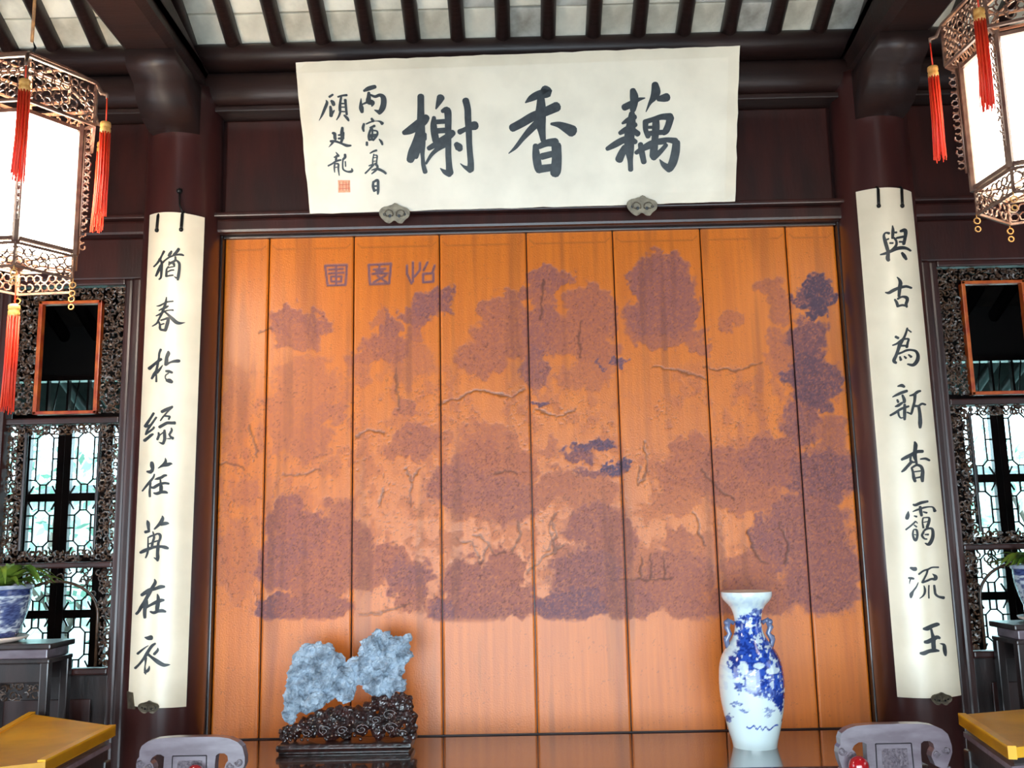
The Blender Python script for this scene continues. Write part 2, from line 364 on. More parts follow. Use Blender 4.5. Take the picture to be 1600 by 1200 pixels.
# ================================================================== CARVED SCREEN
XE = [-1.263, -1.078, -.726, -.371, -.011, .347, .709, 1.062, 1.266]
Z0, Z1 = .902, 2.884
BL = [  # (cx, cy, rx, ry, weight, blueness) of the engraved tree crowns and rocks, by their place in the picture
 (450,500,30,22,.8,.3),(492,508,26,18,.8,.3),(465,528,36,18,.7,.2),(612,515,14,28,.8,.4),(605,545,36,22,.8,.2),(572,560,30,10,.7,.1),(590,500,10,16,.5,.2),
 (665,482,24,20,.9,.5),(690,468,20,22,.9,.5),(650,502,20,12,.8,.4),(648,524,15,15,.7,.2),(640,565,42,26,.5,.1),(562,580,22,20,.5,.1),
 (790,472,28,18,.8,.2),(758,480,16,12,.8,.2),(800,500,50,25,.85,.1),(790,532,60,32,.85,.1),(752,562,42,28,.8,.1),
 (855,438,30,20,.95,.3),(884,432,15,10,.9,.2),(828,460,14,12,.8,.3),(848,482,16,36,.8,.2),(845,515,34,40,.9,.3),(835,575,20,34,.8,.5),
 (915,470,35,26,.9,.1),(942,490,24,34,.9,.1),(900,522,52,38,.85,.1),(930,552,36,26,.8,.1),(910,590,50,20,.6,.1),
 (1036,416,34,24,1,.3),(1030,396,12,14,.8,.3),(1005,442,22,30,1,.3),(1050,460,45,42,1,.3),(1030,495,55,34,1,.3),(1078,476,20,26,.95,.3),(1040,522,60,20,.8,.2),(1092,542,24,9,.7,.2),
 (1140,500,25,14,.7,.0),(1130,515,14,10,.8,.0),(1205,448,26,16,.7,.1),(1218,480,20,26,.7,.1),(1228,540,28,30,.7,.2),(1212,560,20,38,.6,.0),
 (1284,456,24,26,1,1),(1252,468,14,14,.9,.8),(1275,478,18,14,1,1),(1262,530,32,36,.9,.7),(1262,590,36,42,.95,.8),(1290,600,22,40,.9,.8),(1250,660,30,40,.8,.6),(1300,690,26,40,.6,.5),
 (480,600,50,44,.5,.1),(448,660,30,50,.5,.1),(640,640,20,14,.7,.2),(480,690,40,30,.6,.1),(500,650,24,20,.6,.2),(530,640,16,14,.6,.2),
 (650,690,40,26,.8,.2),(690,682,18,14,.6,.1),(620,700,20,16,.7,.1),(745,722,38,44,.85,.2),(760,700,50,40,.7,.1),(800,732,40,28,.8,.1),(718,762,52,40,.85,.3),(792,782,52,36,.85,.3),(750,800,44,18,.7,.1),
 (922,698,34,9,1,.9),(908,712,20,12,.9,.6),(960,731,20,10,1,1),(940,737,36,8,.8,.6),(846,628,12,6,.9,.9),(968,568,12,7,.9,.9),(934,572,10,6,.9,.9),
 (862,702,16,16,.6,.2),(880,748,32,20,.7,.2),(850,770,24,24,.7,.2),(920,770,50,26,.6,.2),
 (452,792,26,22,.9,.3),(440,816,24,18,.9,.3),(480,836,60,36,.9,.3),(530,800,22,26,.8,.2),(540,850,42,42,.85,.2),(440,878,42,44,.9,.4),(500,900,50,40,.85,.2),(430,950,30,20,1,.6),(485,950,66,22,.9,.3),
 (602,882,50,28,.9,.2),(640,905,38,34,.95,.4),(575,900,34,26,.8,.2),(640,932,26,20,.8,.2),
 (732,905,46,32,.95,.3),(795,890,30,34,.95,.2),(720,950,60,24,.95,.3),(800,940,44,28,.9,.3),(690,955,24,20,.9,.6),(765,960,60,12,.8,.4),(700,845,22,12,.5,.1),
 (930,820,46,36,.85,.4),(960,850,34,56,.85,.3),(915,900,56,48,.9,.5),(900,944,70,26,.95,.7),(985,935,56,32,.85,.4),(880,870,20,24,.6,.3),(1000,890,24,40,.6,.1),
 (1060,742,36,28,.8,.1),(1080,702,30,20,.8,.1),(1102,750,36,20,.75,.1),(1140,735,60,36,.85,.2),(1205,722,46,40,.9,.3),(1170,775,60,30,.75,.2),(1060,780,40,20,.6,.1),
 (1285,745,56,42,.9,.6),(1262,820,66,50,.85,.5),(1190,840,16,34,.9,.5),(1212,870,16,30,.9,.5),(1170,890,50,30,.8,.2),(1180,932,70,30,.8,.3),(1285,900,62,62,.85,.5),(1060,902,60,46,.8,.3),(1080,950,50,20,.8,.3),(1062,842,30,22,.7,.2),(1100,860,30,30,.5,.1),
 (372,640,22,70,.35,.0),(380,765,22,24,.5,.1),(372,600,16,26,.35,.0),(370,880,34,60,.4,.2)]
TR = [  # engraved trunks, banks and branches: polylines in the picture
 [(768,855),(752,835),(740,838)],[(790,862),(775,870),(765,850),(750,880),(735,850),(712,842)],[(800,860),(812,840),(808,815)],[(640,790),(644,750),(632,735)],[(644,750),(655,730)],
 [(596,790),(600,762)],[(690,632),(720,620),(745,610),(800,620),(820,612)],[(826,895),(850,870),(880,850)],[(866,865),(870,830),(862,810)],[(1001,730),(1000,760),(1010,745),(1008,690)],
 [(555,682),(575,675),(600,674)],[(325,727),(345,724),(370,728),(380,735)],[(620,575),(624,640),(618,585)],[(1095,735),(1120,760),(1150,780)],[(1000,870),(1002,905)],[(1015,868),(1018,905)],[(1035,868),(1036,905)],
 [(970,905),(1010,905),(1050,903)],[(1100,572),(1140,580),(1190,568)],[(1020,575),(1050,578),(1100,590)],[(560,960),(600,955),(640,945)],[(390,665),(398,690),(400,715)],[(900,640),(870,652),(838,640)],[(855,860),(865,845),(858,820),(870,800)],
 [(1170,830),(1180,870),(1200,880)],[(1220,820),(1232,850),(1225,880)],[(1085,800),(1100,850)],[(440,740),(470,742),(500,735)],[(424,510),(405,520)],[(770,745),(790,735),(810,740)],[(905,500),(905,560)],[(850,440),(846,500)]]
SEALS = [[(636,415),(636,428),(643,443)],[(645,410),(645,440)],[(656,411),(656,422),(648,432)],[(668,410),(662,422)],[(676,425),(679,415)],[(661,428),(661,441),(677,440),(677,427),(661,428)],
 [(576,414),(611,412),(608,443),(578,444),(576,414)],[(584,421),(602,420)],[(593,414),(592,426)],[(582,428),(605,427)],[(603,430),(584,441)],[(590,431),(604,441)],[(588,424),(598,424)],
 [(508,415),(542,414),(540,445),(512,446),(508,415)],[(514,421),(536,420)],[(514,427),(537,426)],[(517,432),(534,432),(533,440),(518,440),(517,432)],[(525,416),(525,444)]]
def seg_dist(X, Y, pl):
    d = np.full(X.shape, 1e9)
    for (ax, ay), (bx, by) in zip(pl[:-1], pl[1:]):
        vx, vy = bx-ax, by-ay; t = np.clip(((X-ax)*vx+(Y-ay)*vy)/(vx*vx+vy*vy+1e-9), 0, 1)
        d = np.minimum(d, np.hypot(X-ax-t*vx, Y-ay-t*vy))
    return d
scr = empty('carved_screen', (0, 0, 0), 'orange wooden screen of eight upright panels engraved with a garden landscape, behind the altar table', 'screen')
STEP = .0042
for i in range(8):
    xa, xb = XE[i]+.0022, XE[i+1]-.0022
    nx = int((xb-xa)/STEP)+1; nz = int((Z1-Z0)/STEP)+1
    X, Z = np.meshgrid(np.linspace(xa, xb, nx), np.linspace(Z0, Z1, nz))
    PX, PY = proj(np.stack([X, np.zeros_like(X), Z], -1))
    dx = (fbm(PX/16, PY/16, 3)-.5)*30+(fbm(PX/5+9, PY/5, 2)-.5)*12; dy = (fbm(PX/16+50, PY/16+9, 3)-.5)*30+(fbm(PX/5+70, PY/5, 2)-.5)*12
    U, V = PX+dx, PY+dy
    mm = np.zeros_like(X); bb = np.zeros_like(X)
    for cx, cy, rx, ry, w, bl in BL:
        r2 = ((U-cx)/rx)**2+((V-cy)/ry)**2
        k = np.clip((1.25-r2)/.5, 0, 1); k = k*k*(3-2*k)*w
        bb = np.where(k > mm*.8, np.maximum(bb*.6, bl), bb); mm = np.maximum(mm, k)
    # fine engraved undergrowth in the middle and lower part
    band = np.clip((PY-545)/60, 0, 1)*np.clip((968-PY)/14, 0, 1)
    f1 = fbm(PX/11+3, PY/16, 4); und = np.clip((f1-.46)/.14, 0, 1)*.50
    f3 = fbm(PX/45+30, PY/38+8, 3); und = und*np.clip((f3-.34)/.16, .1, 1)
    mm = np.maximum(mm*np.clip((974-PY)/10, 0, 1), und*band)
    leaf = fbm(PX/3.1+5, PY/3.1+5, 2)
    mm = mm*(.66+.58*leaf)*np.where(fbm(PX/2.2+60, PY/2.2, 2) > .66, .62, 1)
    dark = np.zeros_like(X)
    for pl in TR:
        d = seg_dist(PX+dx*.35, PY+dy*.35, pl); dark = np.maximum(dark, np.clip((2.6-d)/1.6, 0, 1)*.62)
    for pl in SEALS:
        d = seg_dist(PX, PY, pl); k = np.clip((2.3-d)/1.2, 0, 1)
        mm = np.maximum(mm, k*.95); bb = np.where(k > .1, .75, bb)
    # thin border line engraved round the head of every board
    bx = np.minimum(X-xa, xb-X); top = Z1-Z
    ln = np.exp(-((top-.045-np.clip(.03-bx, 0, .03)*-.9)/.0035)**2)*(bx > .012)*.35
    dark = np.maximum(dark, ln)
    # long faint stains along the grain, wear near the foot
    st = fbm(X*22+i*7, Z*1.3, 3); dark = np.maximum(dark, np.clip((st-.6)/.16, 0, 1)*.28)
    # fine engraved contour lines of leaves, water and rockwork
    rg = np.abs(fbm(PX/9+13, PY/7+41, 3)-.5); fine = np.clip((.022-rg)/.014, 0, 1)*(f3 > .42)*band
    rg2 = np.abs(fbm(PX/5+113, PY/9+21, 2)-.5); fine = np.maximum(fine, np.clip((.02-rg2)/.014, 0, 1)*np.clip((mm-.5)/.3, 0, 1))
    dark = np.maximum(dark, fine*.52)
    dark = np.maximum(dark, np.clip(mm*bb*1.0-.35, 0, 1)*(PX > 1225)*.55)
    speck = fbm(PX/1.7, PY/1.7, 1); dark = np.maximum(dark, (speck > .93)*.3)
    mm = np.clip(mm, 0, 1)
    depth = .0008*mm*(.4+1.2*leaf)+.0012*(dark > .5)
    edge = np.minimum(np.minimum(X-xa, xb-X), .004)/.004
    Yv = depth+(1-edge)*.006
    P = np.stack([X, Yv, Z], -1)
    paint = np.stack([mm, np.clip(bb, 0, 1)*mm, np.clip(dark, 0, 1)], -1)
    o = grid_mesh('panel', P, MT['screen'], scr, paint)
    MB().box((xa, .012, Z0), (xb, .028, Z1)).build('panel_back', MT['darkwood'], o)
# frame round the screen
MB().box((-1.273, -.03, .9), (-1.263, .03, 2.895), .004).build('stile', MT['blackwood'], scr)
MB().box((1.266, -.03, .9), (1.276, .03, 2.895), .004).build('stile', MT['blackwood'], scr)
MB().box((-1.263, -.02, 2.884), (1.266, .03, 2.895), .003).build('top_rail', MT['blackwood'], scr)
MB().box((-1.263, .0, .60), (1.266, .03, .902), .006).build('bottom_rail', MT['darkwood'], scr)

# ================================================================== LETTERING
def parse(s):
    out = []
    for st in s.strip().split('|'):
        pts = [tuple(float(v) for v in p.split(',')) for p in st.split()]
        if pts: out.append(pts)
    return out
def resample(pts, n=5):
    if len(pts) == 1: return [pts[0], (pts[0][0]+.1, pts[0][1], pts[0][2])]
    P = [pts[0]]+pts+[pts[-1]]; out = []
    for i in range(1, len(P)-2):
        for k in range(n):
            t = k/n; q = []
            for a in range(3):
                p0, p1, p2, p3 = P[i-1][a], P[i][a], P[i+1][a], P[i+2][a]
                v = .5*(2*p1+(p2-p0)*t+(2*p0-5*p1+4*p2-p3)*t*t+(3*p1-p0-3*p2+p3)*t**3)
                q.append(v)
            q[2] = max(q[2], 2); out.append(tuple(q))
    out.append(pts[-1]); return out
def glyph(parts, surf, parent, fat=1.0):
    """brush strokes traced as centre lines with a width, laid on the surface surf(px,py,lift)"""
    mb = MB(); lift = .0022
    for (ox, oy, sc, data) in parts:
        for st in parse(data):
            R = resample(st); ol = []; orr = []
            n = len(R)
            for i, (x, y, w) in enumerate(R):
                x1, y1, _ = R[max(i-1, 0)]; x2, y2, _ = R[min(i+1, n-1)]
                tx, ty = x2-x1, y2-y1; L_ = math.hypot(tx, ty) or 1; tx /= L_; ty /= L_
                h = w*fat/2
                if i == 0: T0 = (tx, ty, h)
                if i == n-1: T1 = (tx, ty, h)
                ol.append((x-ty*h, y+tx*h)); orr.append((x+ty*h, y-tx*h))
            def cap(c, tx, ty, h, sgn):
                res = []
                for k in range(1, 5):
                    a = pi*k/5
                    # from the left side round the end to the right side
                    res.append((c[0]-ty*h*cos(a)+sgn*tx*h*sin(a)*.8, c[1]+tx*h*cos(a)+sgn*ty*h*sin(a)*.8))
                return res
            e1 = cap(R[-1], *T1, 1); e0 = cap(R[0], *T0, -1)
            pos = lambda p, l: surf(ox+p[0]/sc, oy+p[1]/sc, l)
            lift += .00006
            vs = []; fs = []
            for a, b in zip(ol, orr): vs += [pos(a, lift), pos(b, lift)]
            for i in range(n-1): fs.append((2*i, 2*i+1, 2*i+3, 2*i+2))
            k0 = len(vs); vs += [pos(p, lift) for p in e1]; fs.append(tuple([2*n-2]+list(range(k0, k0+4))+[2*n-1]))
            k1 = len(vs); vs += [pos(p, lift) for p in e0]; fs.append(tuple([1]+list(range(k1+3, k1-1, -1))+[0]))
            ring = ol+e1+orr[::-1]+e0[::-1]
            rt_ = [pos(p, lift) for p in ring]; rb_ = [pos(p, -.0005) for p in ring]
            m = len(ring); b0 = len(vs); vs += rt_+rb_
            for i in range(m):
                j = (i+1) % m; fs.append((b0+i, b0+j, b0+m+j, b0+m+i))
            mb.add(vs, fs)
    return mb.build('character', MT['ink'], parent, flip=True)

# ---- horizontal name board, leaning forward
def tri(a, b, t): return a+(b-a)*t
pBL = at(484, 334, -.15); pBR = at(1149, 315, -.15)
yt = -.33
pTL = at(461, 97, yt); pTR = at(1156, 71, yt)
nrm = np.cross(pBR-pBL, pTL-pBL); nrm /= np.linalg.norm(nrm)
if nrm[1] > 0: nrm = -nrm
# keep the top right corner on the plane of the other three
d = ray(1156, 71); pTR = CAM+d*(np.dot(pBL-CAM, nrm)/np.dot(d, nrm))
board = empty('name_board', (0, 0, 0), 'wide cream name board with three large dark characters, leaning out below the rafters', 'sign')
mb = MB()
N1, N2 = 40, 14
fr = []
for j in range(N2+1):
    for i in range(N1+1):
        p = tri(tri(pBL, pBR, i/N1), tri(pTL, pTR, i/N1), j/N2)
        e = (i in (0, N1)) or (j in (0, N2))
        if e:   # slightly chipped rim
            p = p + (nrm*-.003) + np.array([random.uniform(-.002, .002), 0, random.uniform(-.002, .002)])
        fr.append(p)
bk = [p-nrm*.03 for p in fr]
n_ = len(fr); fs = []
ix = lambda i, j: j*(N1+1)+i
for j in range(N2):
    for i in range(N1):
        fs.append((ix(i,j), ix(i+1,j), ix(i+1,j+1), ix(i,j+1)))
        fs.append(tuple(n_+q for q in (ix(i,j+1), ix(i+1,j+1), ix(i+1,j), ix(i,j))))
for i in range(N1):
    for j, fl in ((0, 0), (N2, 1)): fs.append((ix(i,j), ix(i+1,j), n_+ix(i+1,j), n_+ix(i,j)))
for j in range(N2):
    for i in (0, N1): fs.append((ix(i,j), ix(i,j+1), n_+ix(i,j+1), n_+ix(i,j)))
mb.add(fr+bk, fs); mb.build('board', MT['board'], board)
def s_board(px, py, l):
    d = ray(px, py); p = CAM+d*(np.dot(pBL-CAM, nrm)/np.dot(d, nrm)); return p+nrm*l
G = {}
G['xie'] = [(620,130,8,"""300,165,85 300,300,85 300,450,95 300,600,110 312,750,95 322,900,50 332,1020,55 355,1110,60|90,620,60 160,590,100 240,540,120 330,470,120 370,430,90|300,560,100 270,680,110 235,780,115 200,870,120 168,960,95|275,820,60 235,920,70|345,640,60 350,700,50|550,180,100 525,240,70 490,320,20|465,430,50 460,520,80 470,620,90 490,720,90|570,350,50 630,340,90 642,450,85 642,600,80 645,760,75 645,900,75 655,1040,80 660,1120,100|660,1130,90 600,1110,60 545,1065,12|490,485,60 600,478,60|490,598,70 600,590,70|400,815,60 460,780,70 550,720,80 640,670,90 700,620,80|580,760,110 500,830,60 430,900,45 365,1005,30|860,215,85 885,320,85 890,450,85 900,600,80 905,750,75 915,880,75 925,1000,80 920,1080,90|920,1080,90 850,1050,40 795,1005,10|785,610,70 860,575,60 930,540,100 980,530,110|745,765,70 775,800,100 790,825,75""")]
G['xiang'] = [(780,120,7.06,"""500,145,105 530,175,110 430,200,90 350,240,70 290,285,15|460,230,80 460,350,110 450,480,130 470,600,85 485,700,60|145,565,90 250,510,95 370,440,100 500,390,100 635,330,110|430,500,80 340,590,75 260,680,55 180,780,40 105,845,10|575,520,30 660,530,70 750,570,110 805,600,130|400,760,60 410,880,90 430,1000,90 450,1030,80|440,770,60 530,730,80 620,725,100|630,760,110 635,900,110 625,1020,120 615,1065,110|470,880,75 590,850,70|430,1020,90 580,1000,80""")]
G['ou'] = [(930,120,7.5,"""440,160,70 455,230,100 455,310,90 440,390,70|340,360,80 420,320,80 500,270,50 580,250,15|700,90,80 710,180,110 680,250,80 640,310,40 595,410,10|740,260,60 800,250,90 840,240,100|430,430,70 420,560,110 400,700,120 400,850,110 410,980,65 415,1090,60|320,545,30 380,510,60 460,470,70|290,660,50 360,620,70 470,560,60|140,845,50 220,800,75 310,750,80 420,700,60|440,620,60 500,670,70|350,830,80 310,900,90 280,970,95|440,740,60 470,765,60|590,530,70 590,620,60 620,700,60|580,530,60 680,500,60 780,470,70 880,470,90|880,480,90 860,560,80 830,630,80 800,660,60|710,500,80 710,600,90 700,720,80 690,820,90 680,930,90|600,593,35 740,590,40|600,670,60 720,655,60 820,650,60|530,790,60 545,880,70 570,1000,65|480,890,50 560,840,70 660,790,90 760,750,60 850,740,60 940,755,80|950,770,90 940,880,100 910,1000,100 870,1075,90|870,1080,90 800,1030,60 755,970,10|680,940,90 760,880,60 830,800,50|690,780,50 820,770,40""")]
G['bing'] = [(490,130,13.333,"""1050,160,50 1130,120,90 1220,90,90 1280,75,80|1150,200,60 1150,290,90 1150,380,120 1230,410,100 1215,480,30|990,320,15 985,430,60 995,520,100 1010,600,70|1020,440,30 1110,400,50|1180,240,40 1280,280,60 1380,250,70 1450,300,110 1460,420,120 1430,530,120 1380,610,90|1380,610,100 1270,560,20""")]
G['gu'] = [(490,130,13.333,"""330,285,50 400,240,45|260,355,15 280,410,60 230,540,60 180,660,45 115,780,8|370,370,50 400,400,80 420,450,70|350,490,50 365,600,75 365,680,75|370,660,60 430,570,30|510,285,40 600,260,40 690,250,50|575,290,45 560,380,50 550,480,60 550,570,60|560,590,50 530,680,40 480,765,20|660,350,60 670,450,50 680,560,50 690,650,50|560,425,32 660,425,32|560,500,28 660,500,28|560,590,30 650,595,30|640,670,40 700,730,60 730,780,40""")]
G['ting'] = [(490,130,13.333,"""400,1040,50 440,1060,70 440,1150,55|600,930,55 590,1030,75 600,1110,80|540,1080,40 620,1070,50"""),
 (500,210,12,"""200,130,45 290,130,45 400,170,40 500,210,55 580,210,32|240,150,45 210,190,30 165,240,8|275,0,50 290,90,50|350,78,40 440,70,45|430,-30,60 425,60,55 400,140,50|350,15,35 430,5,35""")]
G['long'] = [(500,210,12,"""300,335,15 340,390,40|270,430,30 350,400,45|310,400,35 300,480,45|155,590,30 230,550,32 310,500,40 390,480,36|280,540,32 270,620,32 275,710,18|300,550,28 345,560,36 345,650,32 362,770,18|290,620,18 340,610,18|470,380,45 470,430,50 430,470,36|430,480,28 425,580,28 440,660,32 520,700,36 600,690,50 595,640,18|475,510,22 480,600,22""")]
G['yin'] = [(490,130,13.333,"""1210,740,50 1240,790,65|1050,850,50 1030,930,60 1045,1000,40|1100,850,30 1190,810,35 1300,790,15 1380,800,40 1430,840,75|1180,930,40 1270,890,55|1205,920,35 1175,1000,50 1145,1100,45 1160,1180,50|1240,985,36 1320,1000,36 1330,1060,45 1290,1130,45 1240,1190,40|1225,950,40 1225,1080,40 1210,1170,40|1160,1080,34 1320,1070,34"""),
 (500,210,12,"""910,50,40 1040,40,36|920,100,45 1020,90,40|880,150,45 880,200,48|1110,90,20 1150,140,46 1170,190,38""")]
G['xia'] = [(500,210,12,"""940,355,22 1000,320,36 1060,300,42|1010,370,22 990,480,26 990,570,30|1020,390,18 1070,400,30 1065,480,26 1060,560,30|1000,440,18 1060,430,18|1000,505,18 1060,500,18|990,560,26 920,590,26|1000,570,45 930,650,32 850,730,32|1040,550,50 1080,610,45 1040,680,40 970,740,22|970,670,20 1080,650,50 1180,690,50 1235,735,40""")]
G['ri'] = [(500,210,12,"""1000,890,42 995,980,50 1020,1060,52|1010,890,42 1080,860,52 1090,950,50 1090,1060,50 1085,1120,32|1000,972,34 1090,966,34|1020,1050,36 1090,1040,36""")]
for k in ('ou', 'xiang', 'xie', 'bing', 'yin', 'xia', 'ri', 'gu', 'ting', 'long'): glyph(G[k], s_board, board)
mb = MB()
q = [(528,281.5),(547,281.5),(547.5,300.5),(528.5,301)]
mb.prism(q, lambda x, y: s_board(x, y, .0015), lambda x, y: s_board(x, y, -.0005)); so = mb.build('red_seal', MT['seal'], board, label='small orange red square seal')
mb = MB()
for a, b in (((531,284),(531,298)),((536,284),(536,298)),((541,284),(541,298)),((545,284),(545,298)),((530,289),(546,288)),((530,295),(546,294))):
    dx_, dy_ = b[0]-a[0], b[1]-a[1]; L_ = math.hypot(dx_, dy_); ux, uy = -dy_/L_*.35, dx_/L_*.35
    mb.prism([(a[0]-ux,a[1]-uy),(b[0]-ux,b[1]-uy),(b[0]+ux,b[1]+uy),(a[0]+ux,a[1]+uy)], lambda x, y: s_board(x, y, .0022), lambda x, y: s_board(x, y, .001))
mb.build('seal_lines', MT['sealline'], so)

# ---- curved verse boards on the columns
YB = -.185; BULGE = .05
def couplet(name_label, TL, TR_, BLc, BR_, chars, hooks):
    a, b, c_, d_ = [at(*p, YB) for p in (TL, TR_, BLc, BR_)]
    xl = (a[0]+c_[0])/2; xrr = (b[0]+d_[0])/2
    o = empty('verse_board', (0, 0, 0), name_label, 'sign')
    n, m = 25, 40
    def pt(s, t, off=0.0):      # s across -1..1, t down 0..1
        top = a+(b-a)*((s+1)/2); bot = c_+(d_-c_)*((s+1)/2); p = top+(bot-top)*t
        bul = BULGE*(1-s*s); nx = -2*BULGE*s/((xrr-xl)/2); 
        nv = np.array([-nx, -1, 0]); nv = np.array([s*2*BULGE/((xrr-xl)/2), -1, 0]); nv /= np.linalg.norm(nv)
        return p+np.array([0, -bul, 0])+nv*off
    vs = []; fs = []
    for j in range(m+1):
        for i in range(n+1):
            s = -1+2*i/n; t = j/m; z = .0
            dz = -.006*(1-s*s) if False else 0
            vs.append(pt(s, t, 0)+np.array([0, 0, dz]))
    off = len(vs)
    for j in range(m+1):
        for i in range(n+1): vs.append(pt(-1+2*i/n, j/m, -.014))
    ix = lambda i, j: j*(n+1)+i
    for j in range(m):
        for i in range(n):
            fs.append((ix(i,j), ix(i+1,j), ix(i+1,j+1), ix(i,j+1))); fs.append(tuple(off+q for q in (ix(i,j), ix(i,j+1), ix(i+1,j+1), ix(i+1,j))))
        for i in (0, n): fs.append((ix(i,j), ix(i,j+1), off+ix(i,j+1), off+ix(i,j)))
    for i in range(n):
        for j in (0, m): fs.append((ix(i,j), ix(i+1,j), off+ix(i+1,j), off+ix(i,j)))
    bo = MB().add(vs, fs, True).build('board', MT['board'], o)
    md = bo.modifiers.new('edge', 'EDGE_SPLIT'); md.split_angle = radians(40)
    def surf(px, py, l):
        Y = YB-BULGE*.7
        for _ in range(6):
            p = at(px, py, Y); t = (a[2]-p[2])/(a[2]-c_[2]); x0 = a[0]+(c_[0]-a[0])*t; x1 = b[0]+(d_[0]-b[0])*t
            s = (p[0]-x0)/(x1-x0)*2-1; s = max(-1.05, min(1.05, s)); Y = YB-BULGE*(1-s*s)
        nv = np.array([s*2*BULGE/((xrr-xl)/2), -1, 0]); nv /= np.linalg.norm(nv)
        return p+nv*l
    for ch in chars: glyph(ch, surf, o)
    for (x0, y0, x1, y1) in hooks:
        pts = [surf(x0+(x1-x0)*k/4, y0+(y1-y0)*k/4, .003) for k in range(5)]
        hk = MB().tube(pts, .006, 6).ball(pts[-1], .009, 8)
        top = pts[0]; hk.tube([top, top+np.array([0, .01, .012]), top+np.array([0, .04, .01])], .005, 6)
        hk.build('hanging_strap', MT['darkmetal'], o)
    return o, surf
